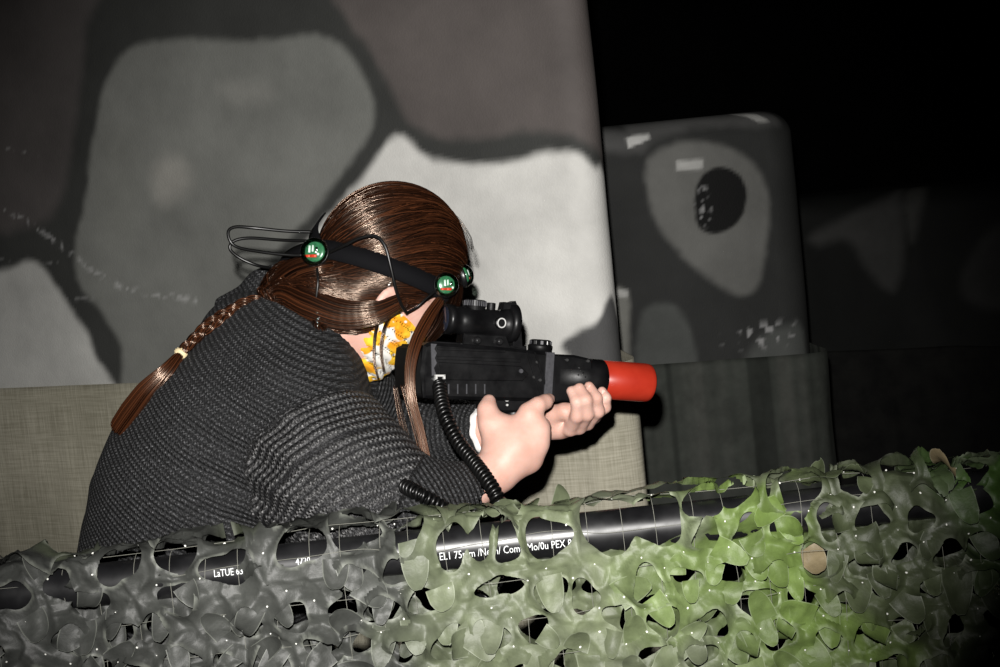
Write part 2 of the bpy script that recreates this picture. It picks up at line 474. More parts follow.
def skirt(fr, W, D, ztop, zr, out, name, mat, parent, folds=0.01, amp=0.012, r=0.09, seed=0, fr_out=None):
    """cloth hung round the front and right side; ztop at the right end and zr at the left end give its upper hem"""
    pts = [(x, -out) for x in np.arange(W, r-out, -0.012)]
    for t in np.linspace(0, math.pi/2, 14): pts.append((-out+(r)-(r)*math.sin(t), -out+r-r*math.cos(t)))
    for y in np.linspace(r-out+0.02, D, 24): pts.append((-out, y))
    pts = np.array(pts); n = len(pts)
    arc = np.r_[0, np.cumsum(np.linalg.norm(np.diff(pts, axis=0), axis=1))]
    K = 60; vs = []; cl = []
    for j in range(K):
        t = j/(K-1)
        top = ztop+(zr-ztop)*np.clip(pts[:, 0]/W, 0, 1)+0.006*vnoise(np.stack([arc*5, arc*0, arc*0], 1), 1, seed)
        z = top*(1-t)+0.012*t
        fo = amp*(0.15+0.85*smooth(0.0, 0.25, t))*(vnoise(np.stack([arc*9, np.full(n, t*0.8), arc*0], 1), 1, seed+2)+0.5*vnoise(np.stack([arc*22, np.full(n, t*0.8), arc*0], 1), 1, seed+4))
        q = pts.copy()
        if fr_out: q[:, 1] -= (fr_out-out)*smooth(0, 0.12, pts[:, 0])
        q[:, 1] -= np.where(pts[:, 0] > r-out, np.abs(fo)+0.02*t, 0)+0
        q[:, 0] -= np.where(pts[:, 0] <= r-out, fo*0.7+0.02*t, 0)
        if j == 0: q[:, 1] += 0.004
        vs.append(fr.w(q[:, 0], q[:, 1], z)); cl.append(np.stack([arc, z, arc*0], 1))
    v = np.vstack(vs); idx = np.arange(K*n).reshape(K, n); a = idx[:-1, :-1]; b = idx[1:, :-1]
    f = np.stack([a, b, idx[1:, 1:], idx[:-1, 1:]], -1).reshape(-1, 4)
    o = mk(name, v, f, mat, parent, True, {'cloth': np.vstack(cl)})
    so = o.modifiers.new('thick', 'SOLIDIFY'); so.thickness = 0.002
    return local(o, parent)
zt = F1.uv(612, 362)[1]; zl = F1.uv(0, 386)[1]; wl = F1.uv(0, 386)[0]
skirt(F1, 2.6, 0.7, zt, zt+(zl-zt)*2.6/wl, 0.020, 'canvas_skirt', M_sand, b1, seed=5, fr_out=0.048)

# second bunker, further back on the right
F2 = Frame(812, 560, 3.85, 3.75, 240)
regs2 = [
 ([(646, 165), (662, 148), (690, 141), (728, 147), (757, 168), (769, 200), (766, 250), (756, 290), (732, 293), (700, 272), (668, 240), (650, 205)], (0.165, 0.165, 0.155), 0.014, True),
 ([(695, 190), (706, 172), (724, 167), (742, 178), (747, 200), (738, 222), (716, 234), (698, 226)], (0.004, 0.004, 0.004), 0.006, True),
 ([(608, 296), (628, 296), (626, 372), (610, 372)], (0.22, 0.22, 0.20), 0.012, True),
 ([(640, 372), (640, 318), (654, 304), (676, 308), (690, 330), (694, 372)], (0.085, 0.09, 0.085), 0.014, True),
 ([(760, 340), (785, 326), (812, 330), (812, 372), (745, 372)], (0.09, 0.095, 0.09), 0.02, True),
 ([(600, 128), (625, 130), (650, 120), (780, 108), (790, 122), (760, 126), (700, 128), (655, 140), (640, 152), (600, 150)], (0.10, 0.10, 0.098), 0.018, True),
 ([(626, 138), (640, 135), (651, 133), (650, 139), (635, 144), (628, 149)], (0.7, 0.7, 0.68), 0.004, False),
 ([(676, 161), (703, 160), (703, 169), (676, 171)], (0.5, 0.5, 0.48), 0.006, False),
 ([(751, 112), (772, 112), (776, 120), (762, 121), (757, 116)], (0.45, 0.45, 0.43), 0.006, False),
 ([(614, 288), (628, 290), (627, 297), (615, 297)], (0.5, 0.5, 0.48), 0.006, False),
]
pf2 = painter(F2, (0.030, 0.031, 0.030), regs2)
b2 = empty('inflatable_bunker', Matrix.Translation(Vector(F2.o)))
tag(b2, 'dark inflatable bunker with a painted pale teardrop and black oval, right of the gun muzzle', 'inflatable bunker', 'inflatable bunkers')
def pf2b(UV):
    c = pf2(UV); p3 = np.stack([UV[:, 0], UV[:, 1], UV[:, 0]*0], 1)
    cc = F2.uv(703, 205); d = np.linalg.norm((UV-cc)/V(0.03, 0.07), axis=1)
    k = smooth(1, 0.4, d)*smooth(0.2, 0.5, vnoise(p3, 110, 4)); c = c*(1-k[:, None])+0.35*k[:, None]
    cc = F2.uv(765, 335); d = np.linalg.norm((UV-cc)/V(0.16, 0.05), axis=1)
    k = smooth(1, 0.3, d)*smooth(0.35, 0.6, vnoise(p3, 75, 6)); c = c*(1-k[:, None])+0.35*k[:, None]
    return c
ztop2 = F2.uv(700, 116)[1]
local(bunker_shell(F2, 1.15, 0.7, 0.02, ztop2, 0.10, 0.07, 0.0, 0.0075, pf2b, 'painted_cover', M_fab, b2, 0.010, 11), b2)
m = NT('dark_green_canvas', 0.8, 0.25)
sp = m.n('ShaderNodeSeparateXYZ'); m.l(m.attr('cloth').outputs['Vector'], sp.inputs[0])
cx = m.n('ShaderNodeCombineXYZ'); m.l(m.math('MULTIPLY', sp.outputs[0], 11.0), cx.inputs[0])
st = m.ramp(m.noise(1.0, 2, cx.outputs[0]), [(0.42, (0.024, 0.027, 0.023)), (0.47, (0.045, 0.050, 0.043)), (0.62, (0.065, 0.068, 0.06))])
m.color(m.mix(1.0, st, m.ramp(m.noise(20, 5), [(0.3, (0.8, 0.8, 0.8)), (0.75, (1.3, 1.3, 1.3))]), 'MULTIPLY'))
m.bump(m.noise(30, 4), 0.3, 0.004); M_dgreen = m.m
z2 = F2.uv(810, 352)[1]
skirt(F2, 1.15, 0.65, z2, F2.uv(640, 356)[1], 0.035, 'canvas_skirt', M_dgreen, b2, seed=9, amp=0.016)

# third bunker, far right in the dark
F3 = Frame(1120, 806, 5.4, 5.9, 280)
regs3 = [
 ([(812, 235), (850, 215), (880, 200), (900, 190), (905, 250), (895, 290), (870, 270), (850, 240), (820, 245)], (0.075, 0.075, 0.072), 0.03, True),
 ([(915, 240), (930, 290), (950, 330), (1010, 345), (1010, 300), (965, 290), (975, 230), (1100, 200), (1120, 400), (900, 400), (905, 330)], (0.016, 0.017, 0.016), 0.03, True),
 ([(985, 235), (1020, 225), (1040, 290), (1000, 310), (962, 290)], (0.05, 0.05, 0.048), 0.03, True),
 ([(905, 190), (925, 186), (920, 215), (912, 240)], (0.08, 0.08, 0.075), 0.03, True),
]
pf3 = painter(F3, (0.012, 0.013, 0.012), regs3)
b3 = empty('inflatable_bunker', Matrix.Translation(Vector(F3.o)))
tag(b3, 'dim low inflatable bunker with faint grey patches, furthest back at the right', 'inflatable bunker', 'inflatable bunkers')
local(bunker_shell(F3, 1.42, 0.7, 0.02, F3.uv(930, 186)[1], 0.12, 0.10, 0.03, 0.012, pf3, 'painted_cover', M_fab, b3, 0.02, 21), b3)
m = NT('black_canvas', 0.85, 0.2); m.color(m.ramp(m.noise(12, 5), [(0.3, (0.010, 0.010, 0.010)), (0.7, (0.022, 0.022, 0.020))])); m.bump(m.noise(30, 3), 0.3, 0.004); M_bcanvas = m.m
skirt(F3, 1.42, 0.65, F3.uv(1000, 345)[1], F3.uv(820, 348)[1], 0.05, 'canvas_skirt', M_bcanvas, b3, seed=13)

# ------------------------------------------------------------------ rail pipe with printed text
RP = 0.0248
PA = P(-75, 603, 1.62); PB = P(1080, 479.5, 1.62)
PB = V(PB[0], PB[1], PA[2])
PD = unit(PB-PA); PN = unit(V(PD[1], -PD[0], 0)); PU = np.cross(PN, PD)
if PU[2] < 0: PU = -PU
PL = np.linalg.norm(PB-PA)
m = NT('black_pe_pipe', 0.28, 0.5, (0.010, 0.010, 0.011)); m.color(m.ramp(m.noise(30, 5), [(0.3, (0.004, 0.004, 0.0045)), (0.75, (0.010, 0.010, 0.011))]))
m.l(m.ramp(m.noise(25, 5), [(0.3, (0.25, 0.25, 0.25)), (0.7, (0.5, 0.5, 0.5))]), m.b.inputs['Roughness']); M_pipe = m.m
rail = empty('pipe_railing', Matrix.Translation(Vector((PA[0]*0.5+PB[0]*0.5, PA[1]*0.5+PB[1]*0.5, 0))))
tag(rail, 'glossy black plastic pipe rail running level under the camouflage net, with white printed text', 'railing')
v, f = tube([PA+PD*t for t in np.linspace(0, PL, 40)], RP, 48)
rp_ = local(mk('rail_pipe', v, f, M_pipe, rail), rail)
for t in (0.03, PL-0.03):
    c = PA+PD*t-PN*0.0
    v, f = tube([V(c[0], c[1], z) for z in (0.0, 0.3, 0.8, c[2]-RP*0.6)], 0.022, 24)
    local(mk('post', v, f, M_pipe, rail), rail)
M_white = plain('white_print', (0.62, 0.64, 0.64), 0.5, var=0.2, nscale=300)
def pipe_text(txt, px, size, phi0, off=0.0004):
    cu = bpy.data.curves.new('t', 'FONT'); cu.body = txt; cu.size = size; cu.resolution_u = 2
    to = bpy.data.objects.new('t', cu); COL.objects.link(to)
    bpy.context.view_layer.update()
    me = to.evaluated_get(bpy.context.evaluated_depsgraph_get()).to_mesh()
    vs = np.array([q.co[:] for q in me.vertices]); fs = [list(q.vertices) for q in me.polygons]
    bpy.data.objects.remove(to)
    u0 = (P(px, 560, 1.60)-PA)@PD
    ph = phi0+vs[:, 1]/RP; u = u0+vs[:, 0]*0.74; R = RP+off
    return PA+u[:, None]*PD+R*(np.cos(ph)[:, None]*PN+np.sin(ph)[:, None]*PU), fs
for txt, px, sz, ph in (('G EL1 75mm /Nech/ Comp Mo/0u PEX 8', 431, 0.0130, -0.28), ('LaTUE 63', 213, 0.0115, 0.05), ('4720', 296, 0.0115, 0.2)):
    v, f = pipe_text(txt, px, sz, ph)
    local(tag(mk('printed_text', v, f, M_white, rail, False), 'white printed lettering on the pipe'), rail)

# ------------------------------------------------------------------ camouflage net
NR = RP+0.008; PHI0 = math.radians(150); S0 = NR*PHI0
def net_uv(px, py):
    q = P(px, py, 1.585)-PA; u = q@PD; w_ = q@PU
    return V(u, S0-w_) if w_ < 0 else V(u, NR*(PHI0-math.asin(min(1, w_/NR))))
KNOTS = {}
def net_pos(u, v, out, seed=0, back=0.0):
    ph = PHI0-np.minimum(v, S0)/NR; dn = np.maximum(v-S0, 0)
    p3 = np.stack([u, v, np.zeros_like(u)+seed*3.3], 1)
    sl = 0.012+0.004*dn*10
    e = 0.010*(vnoise(p3, 12, seed)+0.1)
    K = KNOTS.get(seed)
    if K is not None:
        # cloth pulled to the strings at every knot and billowing out between them
        du = u[:, None]-K[None, :, 0]; dv = v[:, None]-K[None, :, 1]; dk = np.hypot(du, dv)
        i1 = dk.argmin(1); d1 = dk[np.arange(len(u)), i1]
        th = np.arctan2(dv[np.arange(len(u)), i1], du[np.arange(len(u)), i1])
        e = e+0.24*np.minimum(d1, 0.026)*(1+0.30*np.sin(2*th+i1*1.7)+0.22*np.sin(3*th+i1*2.9))
    e = np.maximum(e, -0.006)+0.02*smooth(0.0, 0.25, dn)
    R = NR+e+out-back*smooth(S0*0.75, S0*1.3, v)
    n_ = np.cos(ph)[:, None]*PN+np.sin(ph)[:, None]*PU
    sag = 0.006*vnoise(p3*V(1, 0, 1), 9, seed+7)+0.006
    return PA+u[:, None]*PD+R[:, None]*n_-(dn-sag*0.0)[:, None]*PU+(sag*np.sin(np.clip(ph, 0, 3.1)))[:, None]*PU
def net_color(u, v, seed):
    px = u/PL*1155-75
    p3 = np.stack([u, v, u*0+seed], 1)
    x = px+45*vnoise(p3, 9, 31)+22*vnoise(p3, 24, 32)
    x = x-(v-S0)*350*smooth(500, 800, px)+(v-S0)*150*smooth(500, 300, px)
    stops = [(-100, (.036, .0375, .035)), (400, (.040, .042, .038)), (440, (.085, .098, .060)), (600, (.108, .126, .072)), (660, (.10, .135, .050)), (780, (.10, .15, .036)), (830, (.050, .062, .030)), (940, (.038, .046, .026)), (985, (.042, .085, .018)), (1200, (.04, .08, .018))]  # darker olive towards the right partly paints in the flash's falloff
    xs = [s[0] for s in stops]
    c = np.stack([np.interp(x, xs, [s[1][k] for s in stops]) for k in range(3)], 1)
    gs = smooth(0.25, 0.5, vnoise(p3, 14, 41))*smooth(420, 300, px)*0.5
    c = c*(1-gs[:, None])+np.array([.05, .06, .03])*gs[:, None]
    gr = smooth(0.15, 0.5, vnoise(p3, 20, 43))*smooth(430, 520, px)*0.6
    c = c*(1-gr[:, None])+np.array([.12, .13, .095])*gr[:, None]
    br = 1+0.22*vnoise(p3, 60, 44)
    return c*br[:, None]
def build_net(layer, seed, back, VM, manual, spac=1.0, dens=1.0):
    rg = np.random.default_rng(seed); h = 0.0024
    holes = []
    for (u, v, a, b, al) in manual: holes.append([u, v, a, b, al])
    def tryadd(n, r0, r1, gap):
        for _ in range(n):
            u = rg.uniform(0.0, PL); v = rg.uniform(0.005, VM); a = rg.uniform(r0, r1); b = a*rg.uniform(0.62, 1.0)
            H = np.array(holes) if holes else np.zeros((0, 5))
            if len(H):
                d = np.hypot(H[:, 0]-u, H[:, 1]-v)
                if (d < (H[:, 2]+H[:, 3])*0.5+(a+b)*0.5+gap+0.003).any(): continue
            holes.append([u, v, a, b, rg.uniform(0, math.pi)])
    # staggered rows of cut curves, pulled about
    sx, sy = 0.050*spac, 0.0425*spac; cen = {}
    for r_ in range(-1, int(VM/sy)+2):
        for c_ in range(-1, int(PL/sx)+2):
            cen[(r_, c_)] = V((c_+0.5*(r_ % 2))*sx, r_*sy+0.01)+rg.normal(size=2)*0.0048
    for (r_, c_), q in cen.items():
        a = rg.uniform(0.016, 0.0235); b = rg.uniform(0.0125, 0.0185)
        if rg.random() < 0.05: continue
        if not (0 < q[0] < PL and 0.004 < q[1] < VM): continue
        M_ = np.array(manual) if manual else np.zeros((0, 5))
        if len(M_) and (np.hypot((M_[:, 0]-q[0]), (M_[:, 1]-q[1])) < (M_[:, 2]+M_[:, 3])*0.5+0.015).any(): continue
        holes.append([q[0], q[1], a, b, rg.normal(0, 0.7)])
    ks = []
    for (r_, c_), q in cen.items():
        o_ = r_ % 2
        for tri in (((r_, c_), (r_, c_+1), (r_+1, c_+o_)), ((r_, c_), (r_+1, c_+o_), (r_+1, c_+o_-1))):
            if all(t_ in cen for t_ in tri):
                k_ = sum(cen[t_] for t_ in tri)/3
                if 0 < k_[0] < PL and 0.015 < k_[1] < VM: ks.append(k_)
    KNOTS[seed] = np.array(ks)
    nu = int(PL/h); nv = int(VM/h)
    U, W = np.meshgrid(np.linspace(0, PL, nu), np.linspace(0, VM, nv), indexing='ij')
    hd = np.full(U.shape, 9.0); gx = np.zeros(U.shape); gy = np.zeros(U.shape); own = np.full(U.shape, -1)
    for q, (u, v, a, b, al) in enumerate(holes):
        m_ = max(a, b)+0.02
        i0, i1 = max(0, int((u-m_)/h)-1), min(nu, int((u+m_)/h)+2); j0, j1 = max(0, int((v-m_)/h)-1), min(nv, int((v+m_)/h)+2)
        x = U[i0:i1, j0:j1]-u; y = W[i0:i1, j0:j1]-v
        ca, sa = math.cos(al), math.sin(al); X = x*ca+y*sa; Y = -x*sa+y*ca
        # slightly lobed outline, like the cut curves of the net
        th = np.arctan2(Y, X); lob = 1+0.13*np.cos(3*th+q*1.3)
        k = np.sqrt((X/a)**2+(Y/b)**2)+1e-9
        gX = X/a**2/k; gY = Y/b**2/k; gn = np.hypot(gX, gY)+1e-9
        d = (k-lob)/gn
        s = d < hd[i0:i1, j0:j1]
        hd[i0:i1, j0:j1][s] = d[s]; own[i0:i1, j0:j1][s] = q
        gx[i0:i1, j0:j1][s] = ((gX*ca-gY*sa)/gn)[s]; gy[i0:i1, j0:j1][s] = ((gX*sa+gY*ca)/gn)[s]
    fm = (hd[:-1, :-1]+hd[1:, :-1]+hd[1:, 1:]+hd[:-1, 1:])/4 < 0
    hem = 0.010+0.010*vnoise(np.stack([U.ravel(), U.ravel()*0, U.ravel()*0+seed], 1), 30, 3).reshape(U.shape)
    tb = np.zeros(U.shape, bool); tk = np.zeros(U.shape, bool)
    for a_, b_ in ((0, 0), (1, 0), (1, 1), (0, 1)):
        tb[a_:nu-1+a_, b_:nv-1+b_] |= fm; tk[a_:nu-1+a_, b_:nv-1+b_] |= ~fm
    snap = tb & tk & (np.abs(hd) < 1.3*h)
    U2 = np.where(snap, U-gx*hd, U); W2 = np.where(snap, W-gy*hd, W)
    inside = W < hem                      # ragged upper hem
    lift_dir = rg.uniform(0.003, 0.019, len(holes)+1); la = -math.pi/2+rg.normal(0, 1.0, len(holes)+1)
    th = np.arctan2(gy, gx)
    lift = lift_dir[own]*np.exp(-np.maximum(hd, 0)/0.009)*(0.10+0.90*np.cos(th-la[own]))
    uf, vf = U2.ravel(), W2.ravel()
    pos = net_pos(uf, vf, np.maximum(lift.ravel(), -0.007), seed, back)
    col = net_color(uf, vf, 0)
    edge = np.where(snap.ravel(), 1.0, smooth(0.0040, 0.0012, np.abs(hd).ravel()))
    frays = smooth(-0.1, 0.35, vnoise(np.stack([uf, vf, vf*0], 1), 70, 8))
    col = col+np.array([.10, .105, .09])*(frays*edge)[:, None]
    idx = np.arange(nu*nv).reshape(nu, nv)
    F = np.stack([idx[:-1, :-1], idx[1:, :-1], idx[1:, 1:], idx[:-1, 1:]], -1).reshape(-1, 4)
    ins = inside.ravel(); sn = snap.ravel()
    bad = ins[F].any(1)
    allsn = fm.reshape(-1)
    cu_, cv_ = uf[F].mean(1), vf[F].mean(1)
    hdm = np.array([0.0])
    F = F[~bad & ~allsn]
    used = np.unique(F); mp = np.full(nu*nv, -1); mp[used] = np.arange(len(used))
    VV = [pos[used]]; CC = [col[used]]; FF = [mp[F]]; n0 = len(used)
    # leaf tongues left hanging in the holes
    nh = len(holes); flaps = []
    if layer == 0:
        Hq = np.array(holes)
        for _ in range(900):
            fu, fv = rg.uniform(0.01, PL-0.01), rg.uniform(0.02, VM-0.02); fr_ = rg.uniform(0.012, 0.021)
            if (np.hypot(Hq[:len(manual), 0]-fu, Hq[:len(manual), 1]-fv) < Hq[:len(manual), 2]+0.016).any(): continue
            if any(math.hypot(fu-g_[0], fv-g_[1]) < 0.030 for g_ in flaps): continue
            flaps.append([fu, fv, fr_, fr_, 0.0])
    for q, (u, v, a, b, al) in enumerate(holes+flaps):
        if q < len(manual): continue
        if q < nh and rg.random() > (0.5 if layer == 0 else 0.4): continue
        al2 = (-math.pi/2 if rg.random() < 0.6 else rg.uniform(0, 6.28))+rg.normal(0, 0.5)
        r = min(a, b)*0.98; L = r*rg.uniform(1.6, 2.6); beta = math.radians(rg.uniform(15, 50) if rg.random() < 0.5 else rg.uniform(60, 130))
        if q >= nh: beta = math.radians(rg.uniform(18, 60))
        s = np.r_[np.linspace(0, 0.94, 9), 0.985, 1.0][:, None]; t = np.array([-1, -.9, -.6, -.3, 0, .3, .6, .9, 1])[None, :]; ns, nt = 11, 9
        wd = r*(0.95*np.sqrt(np.clip(1-(s*0.98)**2.2, 0, 1))+0.02)*rg.uniform(0.75, 1.05)
        k = beta/L; al_ = np.sin(k*s*L)/k; ou = (1-np.cos(k*s*L))/k
        dx, dy = -math.cos(al2), -math.sin(al2)
        hu, hv = u-dx*r*1.12, v-dy*r*1.12
        tw = rg.uniform(-0.4, 0.4)
        uu = hu+dx*al_+(-dy)*t*wd; vv = hv+dy*al_+dx*t*wd
        oo = ou+t*wd*tw*s+0.25*(t**2)*wd*rg.uniform(-1, 1)
        uu, vv, oo = [np.broadcast_to(z_, (ns, nt)).ravel() for z_ in (uu, vv, oo)]
        pp = net_pos(uu, np.maximum(vv, 0.0), np.maximum(oo, -0.01)+0.0006, seed, back)
        cc = net_color(uu*0+u, vv*0+v, 0)
        if rg.random() < (0.0 if layer == 0 else 0.2): cc = cc*0+np.array([.22, .175, .10])
        cc = cc*rg.uniform(0.85, 1.25)
        rim = np.broadcast_to((np.abs(t) > 0.95) | (s > 0.99), (ns, nt)).ravel(); cc = cc+np.array([.10, .105, .09])*rim[:, None]
        id_ = np.arange(ns*nt).reshape(ns, nt)+n0; n0 += ns*nt
        VV.append(pp); CC.append(cc); FF.append(np.stack([id_[:-1, :-1], id_[1:, :-1], id_[1:, 1:], id_[:-1, 1:]], -1).reshape(-1, 4))
    C = np.ones((n0, 4)); C[:, :3] = np.vstack(CC)
    return np.vstack(VV), np.vstack(FF), C, holes
m = NT('net_fabric', 0.5, 0.3); m.color(m.mix(1.0, m.attr('paint').outputs['Color'], m.ramp(m.noise(70, 5), [(0.3, (0.8, 0.8, 0.8)), (0.75, (1.2, 1.2, 1.2))]), 'MULTIPLY'))
m.bump(m.noise(220, 4), 0.35, 0.0012); M_net = m.m
def mh(px, py, a, b, al): u, v = net_uv(px, py); return (u, v, a/884, b/884, al)
manual = [mh(115, 572, 26, 15, -0.1), mh(175, 562, 22, 14, -0.2), mh(229, 571, 28, 15, 0), mh(60, 590, 18, 13, 0.3), mh(300, 553, 26, 14, -0.15),
 mh(352, 540, 26, 17, 0), mh(408, 538, 15, 20, 0.3), mh(452, 552, 14, 20, 0.4), mh(480, 541, 11, 22, 0.5), mh(508, 548, 12, 18, 0.2), mh(548, 540, 24, 17, -0.1),
 mh(612, 530, 30, 24, 0), mh(658, 522, 26, 24, 0), mh(704, 506, 20, 17, 0), mh(738, 500, 17, 17, 0), mh(802, 495, 21, 18, 0), mh(765, 494, 12, 14, 0), mh(10, 598, 22, 12, 0),
 mh(500, 586, 26, 11, -0.1), mh(585, 597, 14, 18, 0), mh(270, 545, 14, 9, 0)]
net = empty('camouflage_net', Matrix.Translation(Vector((0, PA[1]-0.08, 0.6))))
tag(net, 'leafy camouflage net draped over the pipe, dark grey at left and green at right', 'camouflage net')
v, f, c, holes0 = build_net(0, 3, 0.0, 0.46, manual)
local(mk('front_leaf_layer', v, f, M_net, net, True, {'paint': c}), net)
man2 = [mh(*q) for q in [(115, 575, 40, 22, 0), (200, 566, 46, 22, -0.1), (320, 548, 60, 24, -0.1), (410, 540, 40, 24, 0), (480, 545, 40, 26, 0), (550, 536, 34, 22, 0), (640, 525, 70, 30, -0.1), (725, 503, 40, 24, 0), (802, 495, 32, 24, 0), (20, 595, 40, 22, 0)]]
v, f, c, _ = build_net(1, 11, 0.028, 0.44, man2)
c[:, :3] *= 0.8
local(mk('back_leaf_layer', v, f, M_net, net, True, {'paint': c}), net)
# string mesh with white knots that carries the leaves
M_string = plain('net_string', (0.20, 0.20, 0.17), 0.7, var=0.3, nscale=200)
parts = []
sp_ = 0.040
for k in range(int(PL/sp_)):
    u = k*sp_+0.01
    vv = np.linspace(0.02, 0.42, 60); uu = u+0.006*vnoise(np.stack([vv*0+u*50, vv*9, vv*0], 1), 1, 5)
    parts.append(tube(net_pos(uu, vv, -0.004+0*vv, 4), 0.00028, 4))
for k in range(9):
    v0 = 0.03+k*sp_*1.15
    uu = np.linspace(0, PL, 150); vv = v0+0.008*vnoise(np.stack([uu*14, uu*0+k*5, uu*0], 1), 1, 6)
    parts.append(tube(net_pos(uu, vv, -0.004+0*vv, 4), 0.00028, 4))
v, f = join(parts)
local(mk('string_mesh', v, f, M_string, net), net)
rg = np.random.default_rng(4); ch = KNOTS[3]; H = np.array(holes0); ch = ch[(np.hypot(ch[:, :1]-H[:, 0], ch[:, 1:]-H[:, 1])-H[:, 2:4].mean(1)).min(1) > 0.001]; kp = net_pos(ch[:, 0], ch[:, 1], ch[:, 0]*0+0.0012, 3)
ic = []
for q in kp:
    s = rg.uniform(0.0007, 0.0013); a = unit(rg.normal(size=3))
    pts = [q+a*s*1.2*t for t in (-1, -0.5, 0.5, 1)]
    ic.append(tube(pts, [s*0.4, s, s, s*0.4], 6))
v, f = join(ic)
M_knot = plain('net_knot', (0.75, 0.75, 0.70), 0.5, var=0.2, nscale=200)
local(tag(mk('knots', v, f, M_knot, net), 'tiny white knots tied through the net', kind='stuff'), net)


# ------------------------------------------------------------------ the person
fI = lambda x, y, z: x*CR + y*CU + z*DIR           # image right, image up, away
HC = P(394, 262, 1.95)
hF = unit(fI(0.66, -0.55, 0.50))
hU = fI(0.50, 0.84, 0.12); hU = unit(hU-hF*(hU@hF)); hR = unit(np.cross(hF, hU))
HR = np.stack([hF, hR, hU])                          # rows: local axes
def H_(f, r, u): return HC + f*hF + r*hR + u*hU      # r>0 is toward the camera side
near = 1 if (-DIR)@hR > 0 else -1
def Hh(f, r, u): return H_(f, r*near, u)

m = NT('skin', 0.52, 0.35); nz = m.noise(28, 4)
m.color(m.ramp(nz, [(0.3, (0.47, 0.265, 0.21)), (0.7, (0.57, 0.36, 0.30))])); m.bump(m.noise(500, 2), 0.15, 0.0006)
m.b.inputs['Subsurface Weight'].default_value = 0.12; m.b.inputs['Subsurface Radius'].default_value = (0.008, 0.003, 0.0015); M_skin = m.m

# joints
neck0 = P(322, 338, 1.94)
Rsh, Rel, Rwr = P(302, 425, 1.84), P(378, 550, 1.745), P(497, 470, 1.835)
Lsh, Lel, Lfa, Lwr = P(345, 395, 2.10), P(405, 440, 2.16), P(470, 432, 2.06), P(535, 424, 1.985)
pelv = P(150, 650, 2.02)
pz = pelv[2]
spine = [pelv, P(205, 545, 2.0), P(245, 455, 1.98), P(285, 385, 1.96), neck0]
body = []
body += chain([spine[0]+fI(0, 0, -0.06), spine[1]+fI(0, 0, -0.06), spine[2]+fI(0, 0, -0.06), spine[3]+fI(0, 0, -0.06)], [0.115, 0.105, 0.110, 0.085], 0.05)
body += chain([spine[0]+fI(0, 0, 0.09), spine[1]+fI(0, 0, 0.09), spine[2]+fI(0, 0, 0.10), spine[3]+fI(0, 0, 0.09)], [0.115, 0.105, 0.110, 0.085], 0.05)
body += [cap(P(318, 350, 1.95), H_(-0.02, 0, -0.085), 0.058, 0.052, 0.03)]
body += chain([Rsh, Rel, Rwr], [0.052, 0.040, 0.0265], 0.03)
body += chain([Lsh, Lel, Lfa, Lwr], [0.050, 0.038, 0.034, 0.025], 0.03)
# hips, legs and feet, standing behind the rail
for s_, dx in ((-1, 0.10), (1, -0.02)):
    hp = pelv+V(0.0, 0.09*s_, -0.02); kn = V(hp[0]+0.10+dx*0.5, hp[1]+0.03*s_, 0.50); an = V(hp[0]-0.06+dx, hp[1]+0.03*s_, 0.085)
    body += chain([hp, kn, an], [0.100, 0.062, 0.042], 0.03)
    body += [cap(an-V(0.03, 0, 0.05), an+V(0.15, 0, -0.062), 0.034, 0.022, 0.02)]
# skull, jaw, nose, brow, ears
body += [ell(HC, (0.092, 0.072, 0.095), HR, 0.02),
 ell(H_(0.012, 0, -0.02), (0.088, 0.066, 0.09), HR, 0.03),
 ell(H_(0.036, 0, -0.095), (0.050, 0.050, 0.054), HR, 0.035),
 cap(H_(0.062, 0, -0.122), H_(0.065, 0, -0.134), 0.020, 0.014, 0.02),
 cap(H_(0.088, 0, -0.018), H_(0.106, 0, -0.060), 0.008, 0.011, 0.012),
 cap(H_(0.083, 0.010, -0.090), H_(0.083, -0.010, -0.090), 0.009, 0.009, 0.008),
 cap(H_(0.081, 0.030, -0.004), H_(0.081, -0.030, -0.004), 0.010, 0.010, 0.012)]
for s_ in (1, -1):
    body += [ell(H_(0.088, 0.031*s_, -0.022), (0.012, 0.016, 0.010), HR, 0.008, '-'),
     ell(H_(0.074, 0.030*s_, -0.022), (0.012, 0.012, 0.012), HR, 0.004),
     cap(H_(0.062, 0.048*s_, -0.045), H_(0.03, 0.060*s_, -0.035), 0.018, 0.014, 0.02),
     ell(H_(-0.018, 0.088*s_, -0.064), (0.014, 0.006, 0.024), HR, 0.006),
     ell(H_(-0.016, 0.095*s_, -0.064), (0.008, 0.005, 0.014), HR, 0.003, '-')]
# right hand on the grip: back of the hand toward us
def hp_(x, y, d): return P(x, y, d)
RH = []
RH += [cap(Rwr, hp_(512, 448, 1.838), 0.0255, 0.022, 0.02)]
kn = [hp_(529, 413, 1.842), hp_(539, 428, 1.838), hp_(538, 444, 1.838), hp_(531, 461, 1.845)]
for q, r in zip(kn, (0.0135, 0.0135, 0.0130, 0.0125)):
    RH += [cap(hp_(510, 455, 1.842), q, 0.020, r, 0.022)]
RH += [cap(hp_(498, 425, 1.845), hp_(512, 450, 1.842), 0.017, 0.020, 0.02)]
RH += chain([hp_(497, 444, 1.842), hp_(489, 423, 1.845), hp_(487, 410, 1.852), hp_(489, 401, 1.862)], [0.018, 0.0122, 0.0105, 0.0092], 0.012)
RH += chain([kn[0], hp_(538, 405, 1.845), hp_(545, 402, 1.856), hp_(549, 399, 1.870)], [0.0125, 0.0098, 0.0090, 0.0080], 0.007)
